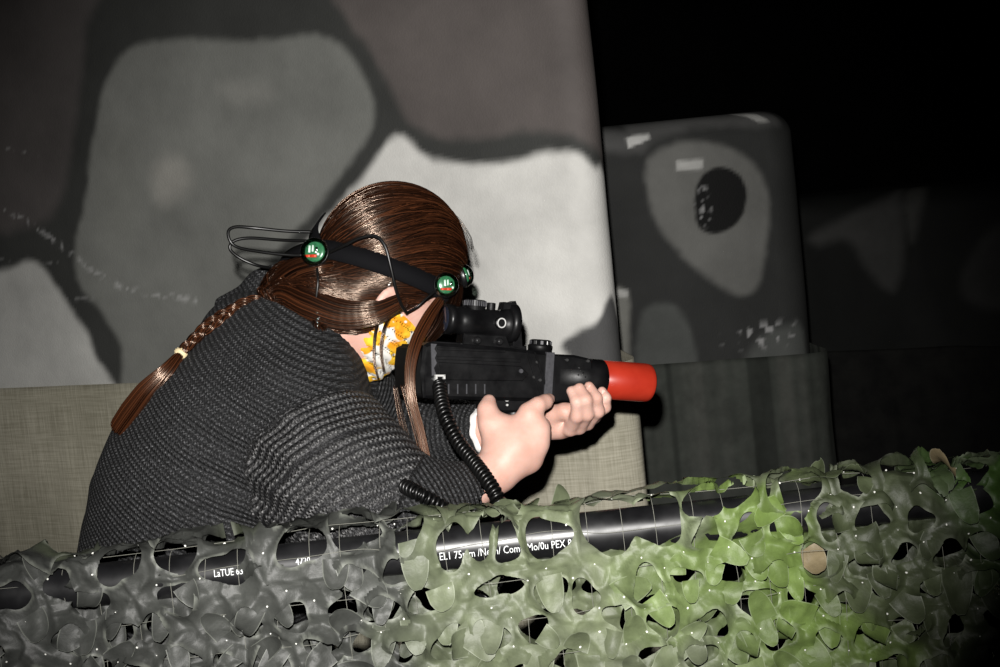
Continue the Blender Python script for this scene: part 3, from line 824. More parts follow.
for q, r, dy in ((kn[1], 0.0105, 0), (kn[2], 0.0102, 1), (kn[3], 0.0092, 2)):
    dxp = (q-CAM)@DIR; x_ = 500+FPX*((q-CAM)@CR)/dxp; y_ = 333.5-FPX*((q-CAM)@CU)/dxp
    RH += chain([q, hp_(x_+3, y_-2+dy*0.5, 1.865), hp_(x_-2, y_-4, 1.892), hp_(x_-12, y_-5, 1.908), hp_(x_-20, y_-5, 1.898)], [r*1.15, r, r*0.95, r*0.88, r*0.8], 0.006)
# left hand cradling the fore-end from below, fingers curled up on the near side
LH = []
LH += [cap(Lwr, hp_(558, 424, 1.965), 0.0225, 0.018, 0.015), cap(hp_(558, 426, 1.962), hp_(585, 421, 1.975), 0.016, 0.015, 0.015), cap(hp_(555, 422, 1.985), hp_(588, 410, 2.0), 0.015, 0.014, 0.015)]
fing = [[(570, 429, 1.945), (577, 416, 1.915), (577, 402, 1.905), (571.5, 391, 1.915)],
        [(579, 427, 1.950), (587, 414, 1.920), (586, 400, 1.908), (579.5, 388, 1.918)],
        [(587, 423, 1.958), (598, 411, 1.930), (596, 398, 1.918), (589, 386.5, 1.928)],
        [(594, 417, 1.970), (605, 407, 1.948), (605.5, 398, 1.940), (602, 391, 1.945)]]
for fg, r in zip(fing, (0.0092, 0.0094, 0.0092, 0.0082)):
    LH += chain([hp_(fg[0][0]-8, fg[0][1]+1, fg[0][2]+0.02)]+[hp_(*q) for q in fg], [r*1.15, r*1.1, r, r*0.93, r*0.80], 0.004)
LH += chain([hp_(545, 428, 1.962), hp_(553, 414, 1.945), hp_(564, 411, 1.935), hp_(571, 409, 1.935)], [0.016, 0.0115, 0.0100, 0.0085], 0.008)
body += RH+LH
v, f = mesh_field(body, 0.0028, n=24)
v = relax(v, f, 1, 0.35)
person = mk('person', v, f, M_skin)
tag(person, 'person in a dark knitted sweater bending over the pipe and aiming a black toy gun', 'person')

# nails on the fingertips we can see
def nail(c, n, ax, s=0.005):
    n = unit(n); ax = unit(ax-n*(ax@n)); b = np.cross(n, ax)
    return ell(c, (s*1.25, s*0.85, 0.0012), np.stack([ax, b, n]), 0.001)
M_nail = plain('fingernail', (0.72, 0.47, 0.40), 0.25, var=0.05)
for fg in fing:
    a, b = hp_(*fg[2]), hp_(*fg[3]); ax = unit(b-a); c = b+fI(0.002, -0.002, -0.0078)
    vv, ff = mesh_field([nail(c, fI(0.2, 0.35, -1), ax, 0.0042)], 0.0009, n=16)
    mk('fingernail', vv, ff, M_nail, person)

# ---- sweater: thick knit following the body
def kprim(a, b, ra, rb, k=0.05): return cap(a, b, ra, rb, k)
T = []
near_off, far_off = -0.055, 0.11
def tor(px, py, d, r): return (P(px, py, d), r)
nearc = [tor(192, 640, 1.97, 0.152), tor(200, 565, 1.955, 0.152), tor(224, 490, 1.94, 0.156), tor(262, 430, 1.925, 0.142), tor(290, 378, 1.92, 0.100)]
farc = [tor(200, 640, 2.10, 0.14), tor(212, 565, 2.10, 0.142), tor(238, 490, 2.10, 0.14), tor(275, 425, 2.10, 0.128), tor(312, 370, 2.07, 0.098)]
T += chain([a for a, r in nearc], [r for a, r in nearc], 0.06)
T += chain([a for a, r in farc], [r for a, r in farc], 0.06)
T += chain([P(262, 350, 1.97), P(302, 336, 1.95)], [0.085, 0.062], 0.05)      # upper back and collar root
T += [cap(P(222, 303, 2.02), P(262, 283, 2.0), 0.016, 0.018, 0.03), cap(P(262, 283, 2.0), P(292, 268, 1.99), 0.018, 0.02, 0.03)]
# sleeve: near arm
SA = [cap(P(300, 422, 1.84), P(340, 482, 1.785), 0.088, 0.088, 0.05), cap(P(340, 482, 1.785), P(372, 545, 1.755), 0.088, 0.066, 0.05),
      cap(P(372, 545, 1.755), P(410, 520, 1.775), 0.064, 0.058, 0.05), cap(P(410, 520, 1.775), P(476, 487, 1.815), 0.060, 0.036, 0.03)]
SB = [cap(P(345, 400, 2.06), P(405, 442, 2.13), 0.075, 0.062, 0.05), cap(P(405, 442, 2.13), P(440, 436, 2.09), 0.062, 0.054, 0.04), cap(P(440, 436, 2.09), P(492, 430, 2.04), 0.054, 0.043, 0.03)]
def fold(X, d):
    # cloth folds: broad ripples, deeper by the armpit and elbow
    n1 = vnoise(X, 9, 3)*0.006+vnoise(X*V(1, 1, 1.6), 22, 5)*0.0028
    arm = P(285, 470, 1.82); w_ = np.exp(-((np.linalg.norm(X-arm, axis=1)/0.12)**2))
    rip = np.sin((X-arm)@unit(fI(0.35, 0.95, 0))*2*math.pi/0.045)*0.006*w_
    return d+n1+rip
# crease where the sleeve leaves the body
crease = [cap(P(270, 475, 1.775), P(262, 450, 1.79), 0.003, 0.002, 0.035, '-')]
cutw = []
def post_sw(X, d):
    d = fold(X, d)
    # open neckline
    c = field([cap(P(322, 330, 1.945), P(352, 292, 1.945), 0.066, 0.085, 0.01)], X)
    d = np.maximum(d, -c)
    # cuffs end square at the wrists
    for q, n_ in ((P(478, 488, 1.815), unit(P(500, 470, 1.83)-P(410, 520, 1.775))), (P(488, 431, 2.043), unit(P(535, 424, 1.985)-P(440, 436, 2.09)))):
        near_ = np.linalg.norm(X-q, axis=1) < 0.12
        e = (X-q)@n_; d = np.where(near_, np.maximum(d, e), d)
        ins = np.linalg.norm((X-q)-np.outer((X-q)@n_, n_), axis=1)-0.031
        d = np.where(near_ & (e > -0.03), np.maximum(d, -ins), d)
    # hem at the hips
    return np.maximum(d, (P(205, 640, 2.0)[2]-0.10)-X[:, 2])
v, f = mesh_field(T+SA+SB, 0.0045, post_sw, n=20)
v = relax(v, f, 2, 0.5)
# knit coordinates: rows run round the trunk and round each sleeve
def axcoord(path, X):
    """distance along a poly-line axis and angle round it"""
    best = np.full(len(X), 9.0); S = np.zeros(len(X)); A = np.zeros(len(X)); s0 = 0
    for a, b in zip(path[:-1], path[1:]):
        e = b-a; L = np.linalg.norm(e); e = e/L; t = (X-a)@e; tc = np.clip(t, 0, L)
        if a is path[0]: tc2 = np.minimum(t, L)
        else: tc2 = tc
        if b is path[-1]: tc2 = np.maximum(t, tc2) if a is not path[0] else t
        r = np.linalg.norm(X-a-tc[:, None]*e, axis=1)
        ref = unit(-DIR-e*((-DIR)@e)); b2 = np.cross(e, ref); q = X-a
        an = np.arctan2(q@b2, q@ref)
        k = r < best; best[k] = r[k]; S[k] = (s0+tc2)[k]; A[k] = an[k]; s0 += L
    return S, A, best
fa, fb = field(T, v), field(SA, v); fc = field(SB, v)
ksm = []
tax = [P(190, 660, 2.0), P(225, 510, 2.0), P(262, 420, 1.98), P(310, 350, 1.96)]
S1, A1, _ = axcoord(tax, v)
aax = [P(290, 400, 1.86), P(340, 478, 1.785), P(386, 550, 1.73)]
S2, A2, _ = axcoord(aax, v)
aax2 = [P(372, 545, 1.755), P(410, 520, 1.775), P(476, 487, 1.815)]
S2b, A2b, _ = axcoord(aax2, v)
f2b = field(SA[2:], v); f2a = field(SA[:2], v)
S3, A3, _ = axcoord([P(345, 400, 2.06), P(405, 442, 2.13), P(490, 431, 2.045)], v)
# sleeve rows fan across the arm: mix of along-arm and round-arm distance
arm = (fb < fa) & (fb < fc) & ((S2 > 0.072) | (f2b < f2a)); fore = arm & (f2b < f2a); lft = (fc < fa) & (fc <= fb)
ax0, ax1 = P(170, 650, 2.0), P(305, 350, 1.95); axd = unit(ax1-ax0); S1 = (v-ax0)@axd
sd_ = unit(np.cross(axd, DIR)); of_ = (v-ax0)@sd_; S1 = S1-1.1*of_**2
ku = S1.copy(); kv = of_+0.6*((v-ax0)@DIR)
ku[arm] = S2[arm]; kv[arm] = (A2*0.09)[arm]
ku[fore] = S2b[fore]; kv[fore] = (A2b*0.05)[fore]
ku[lft] = S3[lft]; kv[lft] = (A3*0.05)[lft]
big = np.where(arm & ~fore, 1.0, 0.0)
m = NT('charcoal_knit', 0.8, 0.25)
kn_ = m.attr('knit').outputs['Vector']; sp = m.n('ShaderNodeSeparateXYZ'); m.l(kn_, sp.inputs[0])
def wave(m, x, per, ph=0.0):
    return m.math('ADD', m.math('MULTIPLY', m.math('SINE', m.math('ADD', m.math('MULTIPLY', x, 2*math.pi/per), ph)), 0.5), 0.5)
def stitch(row, col):
    r = wave(m, sp.outputs[0], row)
    half = m.math('MULTIPLY', m.math('FLOOR', m.math('ADD', m.math('MULTIPLY', sp.outputs[0], 1/row), 0.75)), math.pi)
    cph = m.math('ADD', m.math('MULTIPLY', sp.outputs[1], 2*math.pi/col), half)
    c_ = m.math('ADD', m.math('MULTIPLY', m.math('SINE', cph), 0.5), 0.5)
    return m.math('MULTIPLY', m.math('POWER', r, 0.7), m.math('ADD', m.math('MULTIPLY', c_, 0.65), 0.35))
fine = stitch(0.0072, 0.0062); coarse = stitch(0.0112, 0.0066)
mx = m.n('ShaderNodeMix', data_type='FLOAT'); m.l(sp.outputs[2], mx.inputs[0]); m.l(fine, mx.inputs[2]); m.l(coarse, mx.inputs[3])
hgt = mx.outputs[0]
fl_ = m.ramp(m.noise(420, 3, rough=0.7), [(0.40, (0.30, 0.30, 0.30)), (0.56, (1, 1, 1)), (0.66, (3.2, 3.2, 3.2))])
base = m.ramp(hgt, [(0.0, (0.008, 0.0082, 0.009)), (0.55, (0.029, 0.0295, 0.031)), (1.0, (0.052, 0.0525, 0.054))])  # stitch-top highlights painted as lighter colour, gaps between stitches darkened
painted_lustre = m.mix(sp.outputs[2], (1, 1, 1), (1.9, 1.86, 1.8))  # sheen of the coarse sleeve put into the colour as a brighter tint
m.color(m.mix(1.0, m.mix(1.0, base, fl_, 'MULTIPLY'), painted_lustre, 'MULTIPLY'))
m.bump(m.math('ADD', hgt, m.math('MULTIPLY', m.noise(600, 2), 0.3)), 0.9, 0.0045)
m.l(m.math('SUBTRACT', 0.85, m.math('MULTIPLY', sp.outputs[2], 0.35)), m.b.inputs['Roughness'])
M_knit = m.m
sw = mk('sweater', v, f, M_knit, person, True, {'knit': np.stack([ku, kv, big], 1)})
# white shirt cuff peeping out of the far sleeve
M_cuff = plain('white_cuff', (0.75, 0.72, 0.70), 0.8, var=0.1)
ax_ = unit(P(535, 424, 1.985)-P(440, 436, 2.09)); q0 = P(488, 430, 2.038)
b1_ = unit(np.cross(ax_, DIR)); b2_ = np.cross(ax_, b1_)
th = np.linspace(0, 2*math.pi, 48, endpoint=False); rings = []
for t, r in ((-0.03, 0.036), (-0.004, 0.0375), (0.003, 0.0385), (0.006, 0.037), (0.003, 0.0335), (-0.02, 0.032)):
    rr = r+0.0012*np.sin(th*9)
    rings.append(q0+t*ax_+np.outer(rr*np.cos(th), b1_)+np.outer(rr*np.sin(th), b2_))
vv = np.vstack(rings); n_ = 48; ff = [[i*n_+k, i*n_+(k+1) % n_, (i+1)*n_+(k+1) % n_, (i+1)*n_+k] for i in range(5) for k in range(n_)]
mk('shirt_cuff', vv, ff, M_cuff, person)
# dark trousers and shoes on the legs hidden by the net
tro = []; shoe = []
for s_, dx in ((-1, 0.10), (1, -0.02)):
    hp = pelv+V(0.0, 0.09*s_, -0.02); kq = V(hp[0]+0.10+dx*0.5, hp[1]+0.03*s_, 0.50); an = V(hp[0]-0.06+dx, hp[1]+0.03*s_, 0.085)
    tro += chain([hp, kq, an+V(0, 0, 0.02)], [0.120, 0.078, 0.058], 0.04)
    shoe.append([cap(an-V(0.035, 0, 0.045), an+V(0.165, 0, -0.052), 0.042, 0.030, 0.02), cap(an+V(0, 0, 0.0), an+V(0.02, 0, -0.03), 0.047, 0.045, 0.02)])
tro += [ell(pelv+V(0.0, 0, 0.02), (0.14, 0.185, 0.13), None, 0.05)]
v, f = mesh_field(tro, 0.009, lambda X, d: d+0.004*vnoise(X, 14, 2), n=20)
mk('trousers', v, f, plain('dark_denim', (0.02, 0.022, 0.03), 0.85, bump=0.3), person)
for s_ in shoe:
    v, f = mesh_field(s_, 0.006, lambda X, d: np.maximum(d, 0.004-X[:, 2]), n=20)
    mk('shoe', v, f, plain('black_shoe', (0.02, 0.02, 0.02), 0.5), person)

# ---- hair
m = NT('brown_hair', 0.24, 0.75); at = m.attr('tone').outputs['Fac']
m.color(m.ramp(at, [(0.0, (0.002, 0.001, 0.0007)), (0.45, (0.012, 0.0042, 0.002)), (1.0, (0.060, 0.020, 0.008))]))
m.b.inputs['Specular Tint'].default_value = (1.0, 0.76, 0.60, 1); m.b.inputs['Coat Weight'].default_value = 0.12; m.b.inputs['Coat Roughness'].default_value = 0.28; m.b.inputs['Coat Tint'].default_value = (1, 0.85, 0.7, 1)
M_hair = m.m
m = NT('brown_hair_under', 0.5, 0.3, (0.014, 0.006, 0.004)); M_hairu = m.m
HA = V(0.106, 0.088, 0.108); HO = HC+(-0.004)*hF+0.0*hU
def hl(X): return (X-HO)@HR.T
GA = P(283, 284, 1.915)
def hcut(L): return (L[:, 2]+0.105-1.8*L[:, 0])/2.06
def post_hair(X, d):
    L = hl(X); s = hcut(L)
    e = 0
    sc = np.maximum(e, -s)
    return np.minimum(d, np.maximum(sc, -0.012-sc*0)) if False else smin_(d, sc, 0.03)
def smin_(a, b, k):
    h = np.maximum(k-np.abs(a-b), 0)/k; return np.minimum(a, b)-h*h*k*0.25
bun = [ell(HO, HA, HR, 0.02)]
bundle = chain([P(352, 305, 1.90), P(318, 298, 1.90), P(290, 290, 1.912), P(266, 300, 1.918)], [0.040, 0.040, 0.030, 0.012], 0.03)
def post_b(X, d):
    L = hl(X); s = hcut(L)
    e = field([bun[0]], X)
    return smin_(field(bundle, X), np.maximum(e, -s), 0.03)
v, f = mesh_field(bun+bundle, 0.004, post_b, n=20)
v = relax(v, f, 2)
hair = mk('hair', v, f, M_hairu, person)
# strands swept back from the hairline to the nape
def hsurf(X, lift):
    """push points onto the outer hair surface"""
    for _ in range(4):
        d = post_b(X, None)
        e = 0.0015; g = np.stack([post_b(X+e*np.eye(3)[k], None)-d for k in range(3)], 1)/e
        g /= np.linalg.norm(g, axis=1)[:, None]+1e-9
        X = X-(d-lift)[:, None]*g*0.9
    return X, g
rg = np.random.default_rng(12)
NS, NL = 5200, 30
dirs = rg.normal(size=(NS*3, 3)); dirs /= np.linalg.norm(dirs, axis=1)[:, None]
L0 = dirs*HA; s = hcut(L0); keep = (s > 0.001) & (L0[:, 0] > -0.075)
w_ = np.where((s < 0.03), 1.0, 0.35)
keep &= rg.random(len(s)) < w_
L0 = L0[keep][:NS]; NS = len(L0)
X = HO+L0@HR
lift = rg.uniform(0.0002, 0.0022, NS)
X, g = hsurf(X, lift); paths = [X]
tgt = GA+0.010*rg.normal(size=(NS, 3))
step = 0.0105
for i in range(NL-1):
    dv = tgt-X; dist = np.linalg.norm(dv, axis=1)
    # comb direction: back first over the crown, then down to the tie
    LL = hl(X)
    comb = np.outer(np.ones(NS), -hF)*0.9*np.clip((LL[:, 0]+0.02)/0.08, 0, 1)[:, None]
    dv = dv/(dist[:, None]+1e-6)+comb
    dv = dv-g*(dv*g).sum(1)[:, None]; dv /= np.linalg.norm(dv, axis=1)[:, None]+1e-9
    X = X+dv*np.minimum(step, dist*0.6)[:, None]
    X, g = hsurf(X, lift); paths.append(X)
paths = np.stack(paths, 1)
wv = rg.normal(size=(NS, 1, 3))*0.0006*np.sin(np.linspace(0, 5, NL))[None, :, None]; paths = paths+wv
rad = np.full((NS, NL), 0.00075)*rg.uniform(0.7, 1.2, (NS, 1)); rad[:, -2:] *= 0.5; rad[:, 0] *= 0.5
# drop the repeated points at the gather
v, f = tubes_np(paths, rad, 4)
tone = np.repeat(np.clip(rg.normal(0.45, 0.25, NS), 0, 1), NL*4)
mk('swept_strands', v, f, M_hair, hair, True, {'tone': tone})
# lower lengths: from behind the ear to the braid
def bundle_strands(name, ctr, radf, n, L, seed, par, col=(0.45, 0.25), r0=0.0008, twist=0.0, mat=None, stag=0.0):
    rg = np.random.default_rng(seed)
    c = even(spline(ctr, 80), L); Tn = np.gradient(c, axis=0); Tn /= np.linalg.norm(Tn, axis=1)[:, None]
    A = np.cross(Tn, DIR); A /= np.linalg.norm(A, axis=1)[:, None]; B = np.cross(Tn, A)
    th = rg.uniform(0, 6.28, n); rr = np.sqrt(rg.uniform(0.1, 1, n))
    t = np.linspace(0, 1, L); R = np.interp(t, np.linspace(0, 1, len(radf)), radf)
    ang = th[:, None]+twist*t[None]
    end = rg.uniform(0.82, 1.0, n) if radf[-1] > 0.003 else np.ones(n)
    p = c[None]+(rr[:, None]*np.cos(ang)*R)[..., None]*A[None]+(rr[:, None]*np.sin(ang)*R)[..., None]*B[None]
    p = p+rg.normal(size=(n, 1, 3))*0.0005
    rad = np.full((n, L), r0)*rg.uniform(0.7, 1.2, (n, 1)); rad[:, -1] *= 0.2
    st = rg.uniform(0, stag, n)[:, None]+1e-6; rad = rad*np.clip(t[None]/st, 0.02, 1)
    v, f = tubes_np(p, rad, 4)
    return v, f, np.repeat(np.clip(rg.normal(*col, n), 0, 1), L*4)
def multi(name, lst, par, mat=None):
    vs, fs, ts, n = [], [], [], 0
    for v, f, t in lst: vs.append(v); fs.append(f+n); ts.append(t); n += len(v)
    return mk(name, np.vstack(vs), np.vstack(fs), mat or M_hair, par, True, {'tone': np.concatenate(ts)})
multi('nape_strands', [
 bundle_strands('n', [P(405, 299, 1.862), P(375, 312, 1.853), P(342, 314, 1.856), P(308, 302, 1.866), P(283, 292, 1.888), P(264, 302, 1.91)], [0.010, 0.016, 0.020, 0.022, 0.018, 0.008], 620, 26, 21, hair, stag=0.25),
 bundle_strands('n', [P(345, 262, 1.885), P(322, 266, 1.872), P(300, 272, 1.88), P(280, 285, 1.895), P(264, 301, 1.91)], [0.008, 0.018, 0.020, 0.018, 0.008], 420, 24, 22, hair, stag=0.2),
 bundle_strands('n', [P(345, 325, 1.865), P(330, 318, 1.86), P(318, 322, 1.865), P(322, 345, 1.88)], [0.010, 0.013, 0.013, 0.006], 160, 16, 23, hair, (0.4, 0.25))], hair)
# three-strand braid
bp = even(spline([P(266, 300, 1.905), P(248, 305, 1.892), P(228, 314, 1.880), P(206, 328, 1.868), P(190, 343, 1.862), P(181, 353, 1.860)], 120), 90)
Tn = np.gradient(bp, axis=0); Tn /= np.linalg.norm(Tn, axis=1)[:, None]
A = np.cross(Tn, DIR); A /= np.linalg.norm(A, axis=1)[:, None]; B = np.cross(Tn, A)
t = np.linspace(0, 1, 90); lst = []
for k in range(3):
    ph = t*2*math.pi*2.9+k*2*math.pi/3
    am = np.interp(t, [0, 0.1, 1], [0.0040, 0.0056, 0.0036])
    c = bp+(am*np.sin(ph))[:, None]*A+(am*0.62*np.sin(2*ph))[:, None]*B
    lst.append(bundle_strands('b', c, [0.0050, 0.0050, 0.0046, 0.0042, 0.0036, 0.003], 110, 64, 40+k, hair, (0.62, 0.28), 0.0007, 1.5))
multi('braid', lst, hair)
multi('braid_tail', [bundle_strands('t', [P(180, 355, 1.855), P(168, 370, 1.84), P(150, 390, 1.84), P(134, 412, 1.85), P(121, 430, 1.86)], [0.005, 0.010, 0.016, 0.018, 0.016], 420, 22, 50, hair, (0.62, 0.25)),
 bundle_strands('t', [P(160, 380, 1.86), P(140, 405, 1.87), P(130, 428, 1.885), P(134, 442, 1.89)], [0.005, 0.008, 0.007, 0.004], 80, 16, 51, hair, (0.2, 0.2))], hair)
v, f = mesh_field([ell(P(181, 353.5, 1.860), (0.0070, 0.0095, 0.0085), np.stack([unit(P(170, 368, 1.86)-P(186, 345, 1.86)), unit(np.cross(DIR, P(170, 368, 1.86)-P(186, 345, 1.86))), DIR]), 0.003)], 0.0012, lambda X, d: d+0.0007*np.sin((X-P(181, 353, 1.86))@unit(P(170, 368, 1.86)-P(186, 345, 1.86))*2200), n=16)
tag(mk('hair_tie', v, f, plain('cream_hair_tie', (0.60, 0.50, 0.30), 0.7, var=0.12, nscale=300), hair), 'cream elastic hair tie')
# loose locks falling past the gun stock
multi('loose_locks', [
 bundle_strands('l', [P(440, 300, 1.865), P(428, 318, 1.835), P(416, 342, 1.815), P(410, 370, 1.805), P(412, 400, 1.80), P(420, 430, 1.80), P(428, 468, 1.80)], [0.006, 0.0075, 0.0075, 0.006, 0.005, 0.0045, 0.005], 130, 40, 60, hair, (0.8, 0.25), 0.0006),
 bundle_strands('l', [P(455, 285, 1.93), P(452, 300, 1.92), P(440, 325, 1.90), P(425, 345, 1.88)], [0.012, 0.014, 0.010, 0.006], 120, 18, 61, hair, (0.2, 0.2)),
 bundle_strands('l', [P(380, 315, 1.862), P(375, 335, 1.855), P(374, 360, 1.852), P(378, 378, 1.852)], [0.0025, 0.002, 0.0015, 0.001], 7, 18, 62, hair, (0.3, 0.2), 0.0005),
 bundle_strands('l', [P(392, 312, 1.862), P(384, 330, 1.853), P(381, 350, 1.852), P(384, 372, 1.852)], [0.0025, 0.002, 0.0015, 0.001], 7, 18, 63, hair, (0.3, 0.2), 0.0005),
 bundle_strands('l', [P(398, 385, 1.80), P(404, 410, 1.80), P(412, 440, 1.80), P(422, 476, 1.80)], [0.008, 0.012, 0.012, 0.010], 14, 24, 64, hair, (0.5, 0.2), 0.0004),
 bundle_strands('l', [P(448, 215, 1.96), P(456, 222, 1.96), P(463, 236, 1.96), P(468, 252, 1.95)], [0.006, 0.008, 0.012, 0.010], 16, 16, 65, hair, (0.1, 0.1), 0.0003)], hair)

# ---- printed face mask over nose, mouth and chin
face = [ell(H_(0.012, 0, -0.02), (0.088, 0.066, 0.09), HR, 0.03), ell(H_(0.036, 0, -0.095), (0.050, 0.050, 0.054), HR, 0.035),
 cap(H_(0.062, 0, -0.122), H_(0.065, 0, -0.134), 0.020, 0.014, 0.02), cap(H_(0.088, 0, -0.035), H_(0.106, 0, -0.063), 0.008, 0.012, 0.02)]
def post_mask(X, d):
    L = (X-HC)@HR.T; e = field(face, X)-0.0065
    e2 = -(field(face, X)-0.0035)
    lim = np.maximum.reduce([L[:, 2]-(-0.040+0.25*np.maximum(0, L[:, 0]-0.04)), (-0.004-L[:, 0])+0.35*(L[:, 2]+0.12)])
    pl = 0.0012*np.sin((L[:, 2]+0.1)*2*math.pi/0.013)
    return np.maximum(np.maximum(e+pl, e2), lim)
v, f = mesh_field([ell(H_(0.05, 0, -0.075), (0.09, 0.08, 0.09), HR)], 0.0022, post_mask, n=16) if False else (None, None)
big_ = [ell(p[1][0], np.array(p[1][1])+0.007, HR, 0.035) if p[0] == 'e' else cap(p[1][0], p[1][1], p[1][2]+0.007, p[1][3]+0.007, 0.02) for p in face]
v, f = mesh_field(big_, 0.0022, post_mask, n=16)
m = NT('floral_mask', 0.8, 0.2)
vo = m.n('ShaderNodeTexVoronoi'); vo.inputs['Scale'].default_value = 62; m.l(m.coord(), vo.inputs['Vector'])
vo2 = m.n('ShaderNodeTexVoronoi'); vo2.inputs['Scale'].default_value = 38; m.l(m.coord(), vo2.inputs['Vector'])
yel = m.ramp(m.noise(60, 3), [(0.4, (0.62, 0.25, 0.01)), (0.6, (0.70, 0.45, 0.03))])
c = m.mix(m.ramp(vo2.outputs['Distance'], [(0.52, (1, 1, 1)), (0.58, (0, 0, 0))]), (0.60, 0.58, 0.54), yel)
c = m.mix(m.ramp(vo.outputs['Distance'], [(0.20, (1, 1, 1)), (0.26, (0, 0, 0))]), c, (0.60, 0.59, 0.57))
c = m.mix(m.ramp(vo.outputs['Distance'], [(0.05, (1, 1, 1)), (0.09, (0, 0, 0))]), c, (0.10, 0.12, 0.05))
m.color(c); M_mask = m.m
fm = mk('face_mask', v, f, M_mask, person); tag(fm, 'white face mask printed with yellow flowers')
lp = even(spline([H_(0.02, near*0.061, -0.060), H_(0.005, near*0.074, -0.045), H_(-0.012, near*0.083, -0.015), H_(-0.026, near*0.082, -0.035), H_(-0.012, near*0.072, -0.070), H_(0.02, near*0.056, -0.092)], 60), 40)
vv, ff = tube(lp, 0.0016, 8); mk('ear_loop', vv, ff, plain('mask_elastic', (0.8, 0.8, 0.78), 0.7), fm)

# ------------------------------------------------------------------ sensor headband
M_strap = plain('black_elastic', (0.0032, 0.0032, 0.004), 0.85, 0.1, nscale=400, bump=0.4)
M_wire = plain('black_wire', (0.003, 0.003, 0.003), 0.35, 0.4)
hb = empty('sensor_headband', Matrix.Translation(Vector(HC)))
tag(hb, 'black elastic headband with green glassy sensor domes and looping wires round the head', 'headband')
# ring plane through the three points seen on the near side
bpts = [P(314, 250, 1.875), P(380, 262, 1.855), P(450, 288, 1.90)]
bn = unit(fI(0.30, 0.93, 0.16)); bo = P(385, 279, 1.95)
bx = unit(fI(0.94, -0.32, 0)-bn*(fI(0.94, -0.32, 0)@bn)); by = np.cross(bn, bx)
th = np.linspace(0, 2*math.pi, 120, endpoint=False); ring = []
for t in th:
    d_ = math.cos(t)*bx+math.sin(t)*by
    lo_, hi_ = 0.02, 0.25
    for _ in range(30):
        md = (lo_+hi_)/2
        if post_b((bo+md*d_)[None], None)[0] < 0.0045 or field([ell(HO, HA, HR)], (bo+md*d_)[None])[0] < 0.002: lo_ = md
        else: hi_ = md
    ring.append((bo+lo_*d_, d_, min(lo_, 0.118)))
rr = np.array([q[2] for q in ring]); rr = (rr+np.roll(rr, 1)+np.roll(rr, -1)+np.roll(rr, 2)+np.roll(rr, -2))/5+0.002
vs = []; hw = 0.0135
for (q, d_, _), r in zip(ring, rr):
    for du, dr in ((-hw, 0), (-hw, 0.0025), (0, 0.0032), (hw, 0.0025), (hw, 0)):
        base_ = bo+du*bn
        vs.append(base_+d_*(r+dr-(0.004 if du > 0 else -0.001)))
n_ = 5; N_ = 120
ff = [[i*n_+k, i*n_+(k+1) % n_, ((i+1) % N_)*n_+(k+1) % n_, ((i+1) % N_)*n_+k] for i in range(N_) for k in range(n_)]
local(mk('strap', vs, ff, M_strap, hb), hb)
# second strap going up over the back of the head
q1 = [P(317, 246, 1.868), P(314, 236, 1.895), P(316, 226, 1.925), P(322, 219, 1.96)]
pth = even(spline(q1, 30), 16); vs = []
for i, q in enumerate(pth):
    tdir = unit(pth[min(i+1, 15)]-pth[max(i-1, 0)]); sd = unit(np.cross(tdir, fI(-0.8, 0.5, -0.3)))
    nn = np.cross(sd, tdir)
    for a, b in ((-0.011, 0), (0.011, 0), (0.011, 0.002), (-0.011, 0.002)): vs.append(q+sd*a+nn*b)
ff = [[i*4+k, i*4+(k+1) % 4, (i+1)*4+(k+1) % 4, (i+1)*4+k] for i in range(15) for k in range(4)]
local(mk('back_strap', vs, ff, M_strap, hb), hb)
q1 = [P(314, 248, 1.868), P(300, 250, 1.89), P(284, 258, 1.93), P(275, 270, 1.98)]
pth = even(spline(q1, 30), 16); vs = []
for i, q in enumerate(pth):
    tdir = unit(pth[min(i+1, 15)]-pth[max(i-1, 0)]); sd = unit(np.cross(tdir, fI(-0.4, 0.6, -0.8))); nn = np.cross(sd, tdir)
    for a, b in ((-0.010, 0), (0.010, 0), (0.010, 0.002), (-0.010, 0.002)): vs.append(q+sd*a+nn*b)
local(mk('side_strap', vs, ff, M_strap, hb), hb)
m = NT('clear_plastic_dome', 0.02, 0.5)
tr_ = m.n('ShaderNodeBsdfTransparent'); tr_.inputs[0].default_value = (0.86, 0.97, 0.90, 1)
gl_ = m.n('ShaderNodeBsdfGlossy'); gl_.inputs['Roughness'].default_value = 0.06; fr_ = m.n('ShaderNodeFresnel'); fr_.inputs[0].default_value = 1.5
ms_ = m.n('ShaderNodeMixShader'); m.l(m.math('ADD', fr_.outputs[0], 0.03), ms_.inputs[0]); m.l(tr_.outputs[0], ms_.inputs[1]); m.l(gl_.outputs[0], ms_.inputs[2])
m.l(ms_.outputs[0], m.t.nodes['Material Output'].inputs['Surface']); M_dome = m.m
M_board = plain('green_circuit_board', (0.03, 0.12, 0.06), 0.25, 0.6, nscale=300, var=0.6)
M_black = plain('black_plastic', (0.005, 0.005, 0.0055), 0.35, 0.5, nscale=60, var=0.4)
M_chrome = plain('bright_metal', (0.75, 0.75, 0.75), 0.2, 0.5, 1.0, var=0.05)
M_redled = plain('red_component', (0.7, 0.04, 0.02), 0.3)
M_wcomp = plain('white_component', (0.8, 0.8, 0.8), 0.4)
def frame_from(n, up):
    n = unit(n); up = unit(up-n*(up@n)); return up, np.cross(n, up), n
def at_(c, ax, pts):
    pts = np.asarray(pts, float); return c+pts[:, :1]*ax[0]+pts[:, 1:2]*ax[1]+pts[:, 2:3]*ax[2]
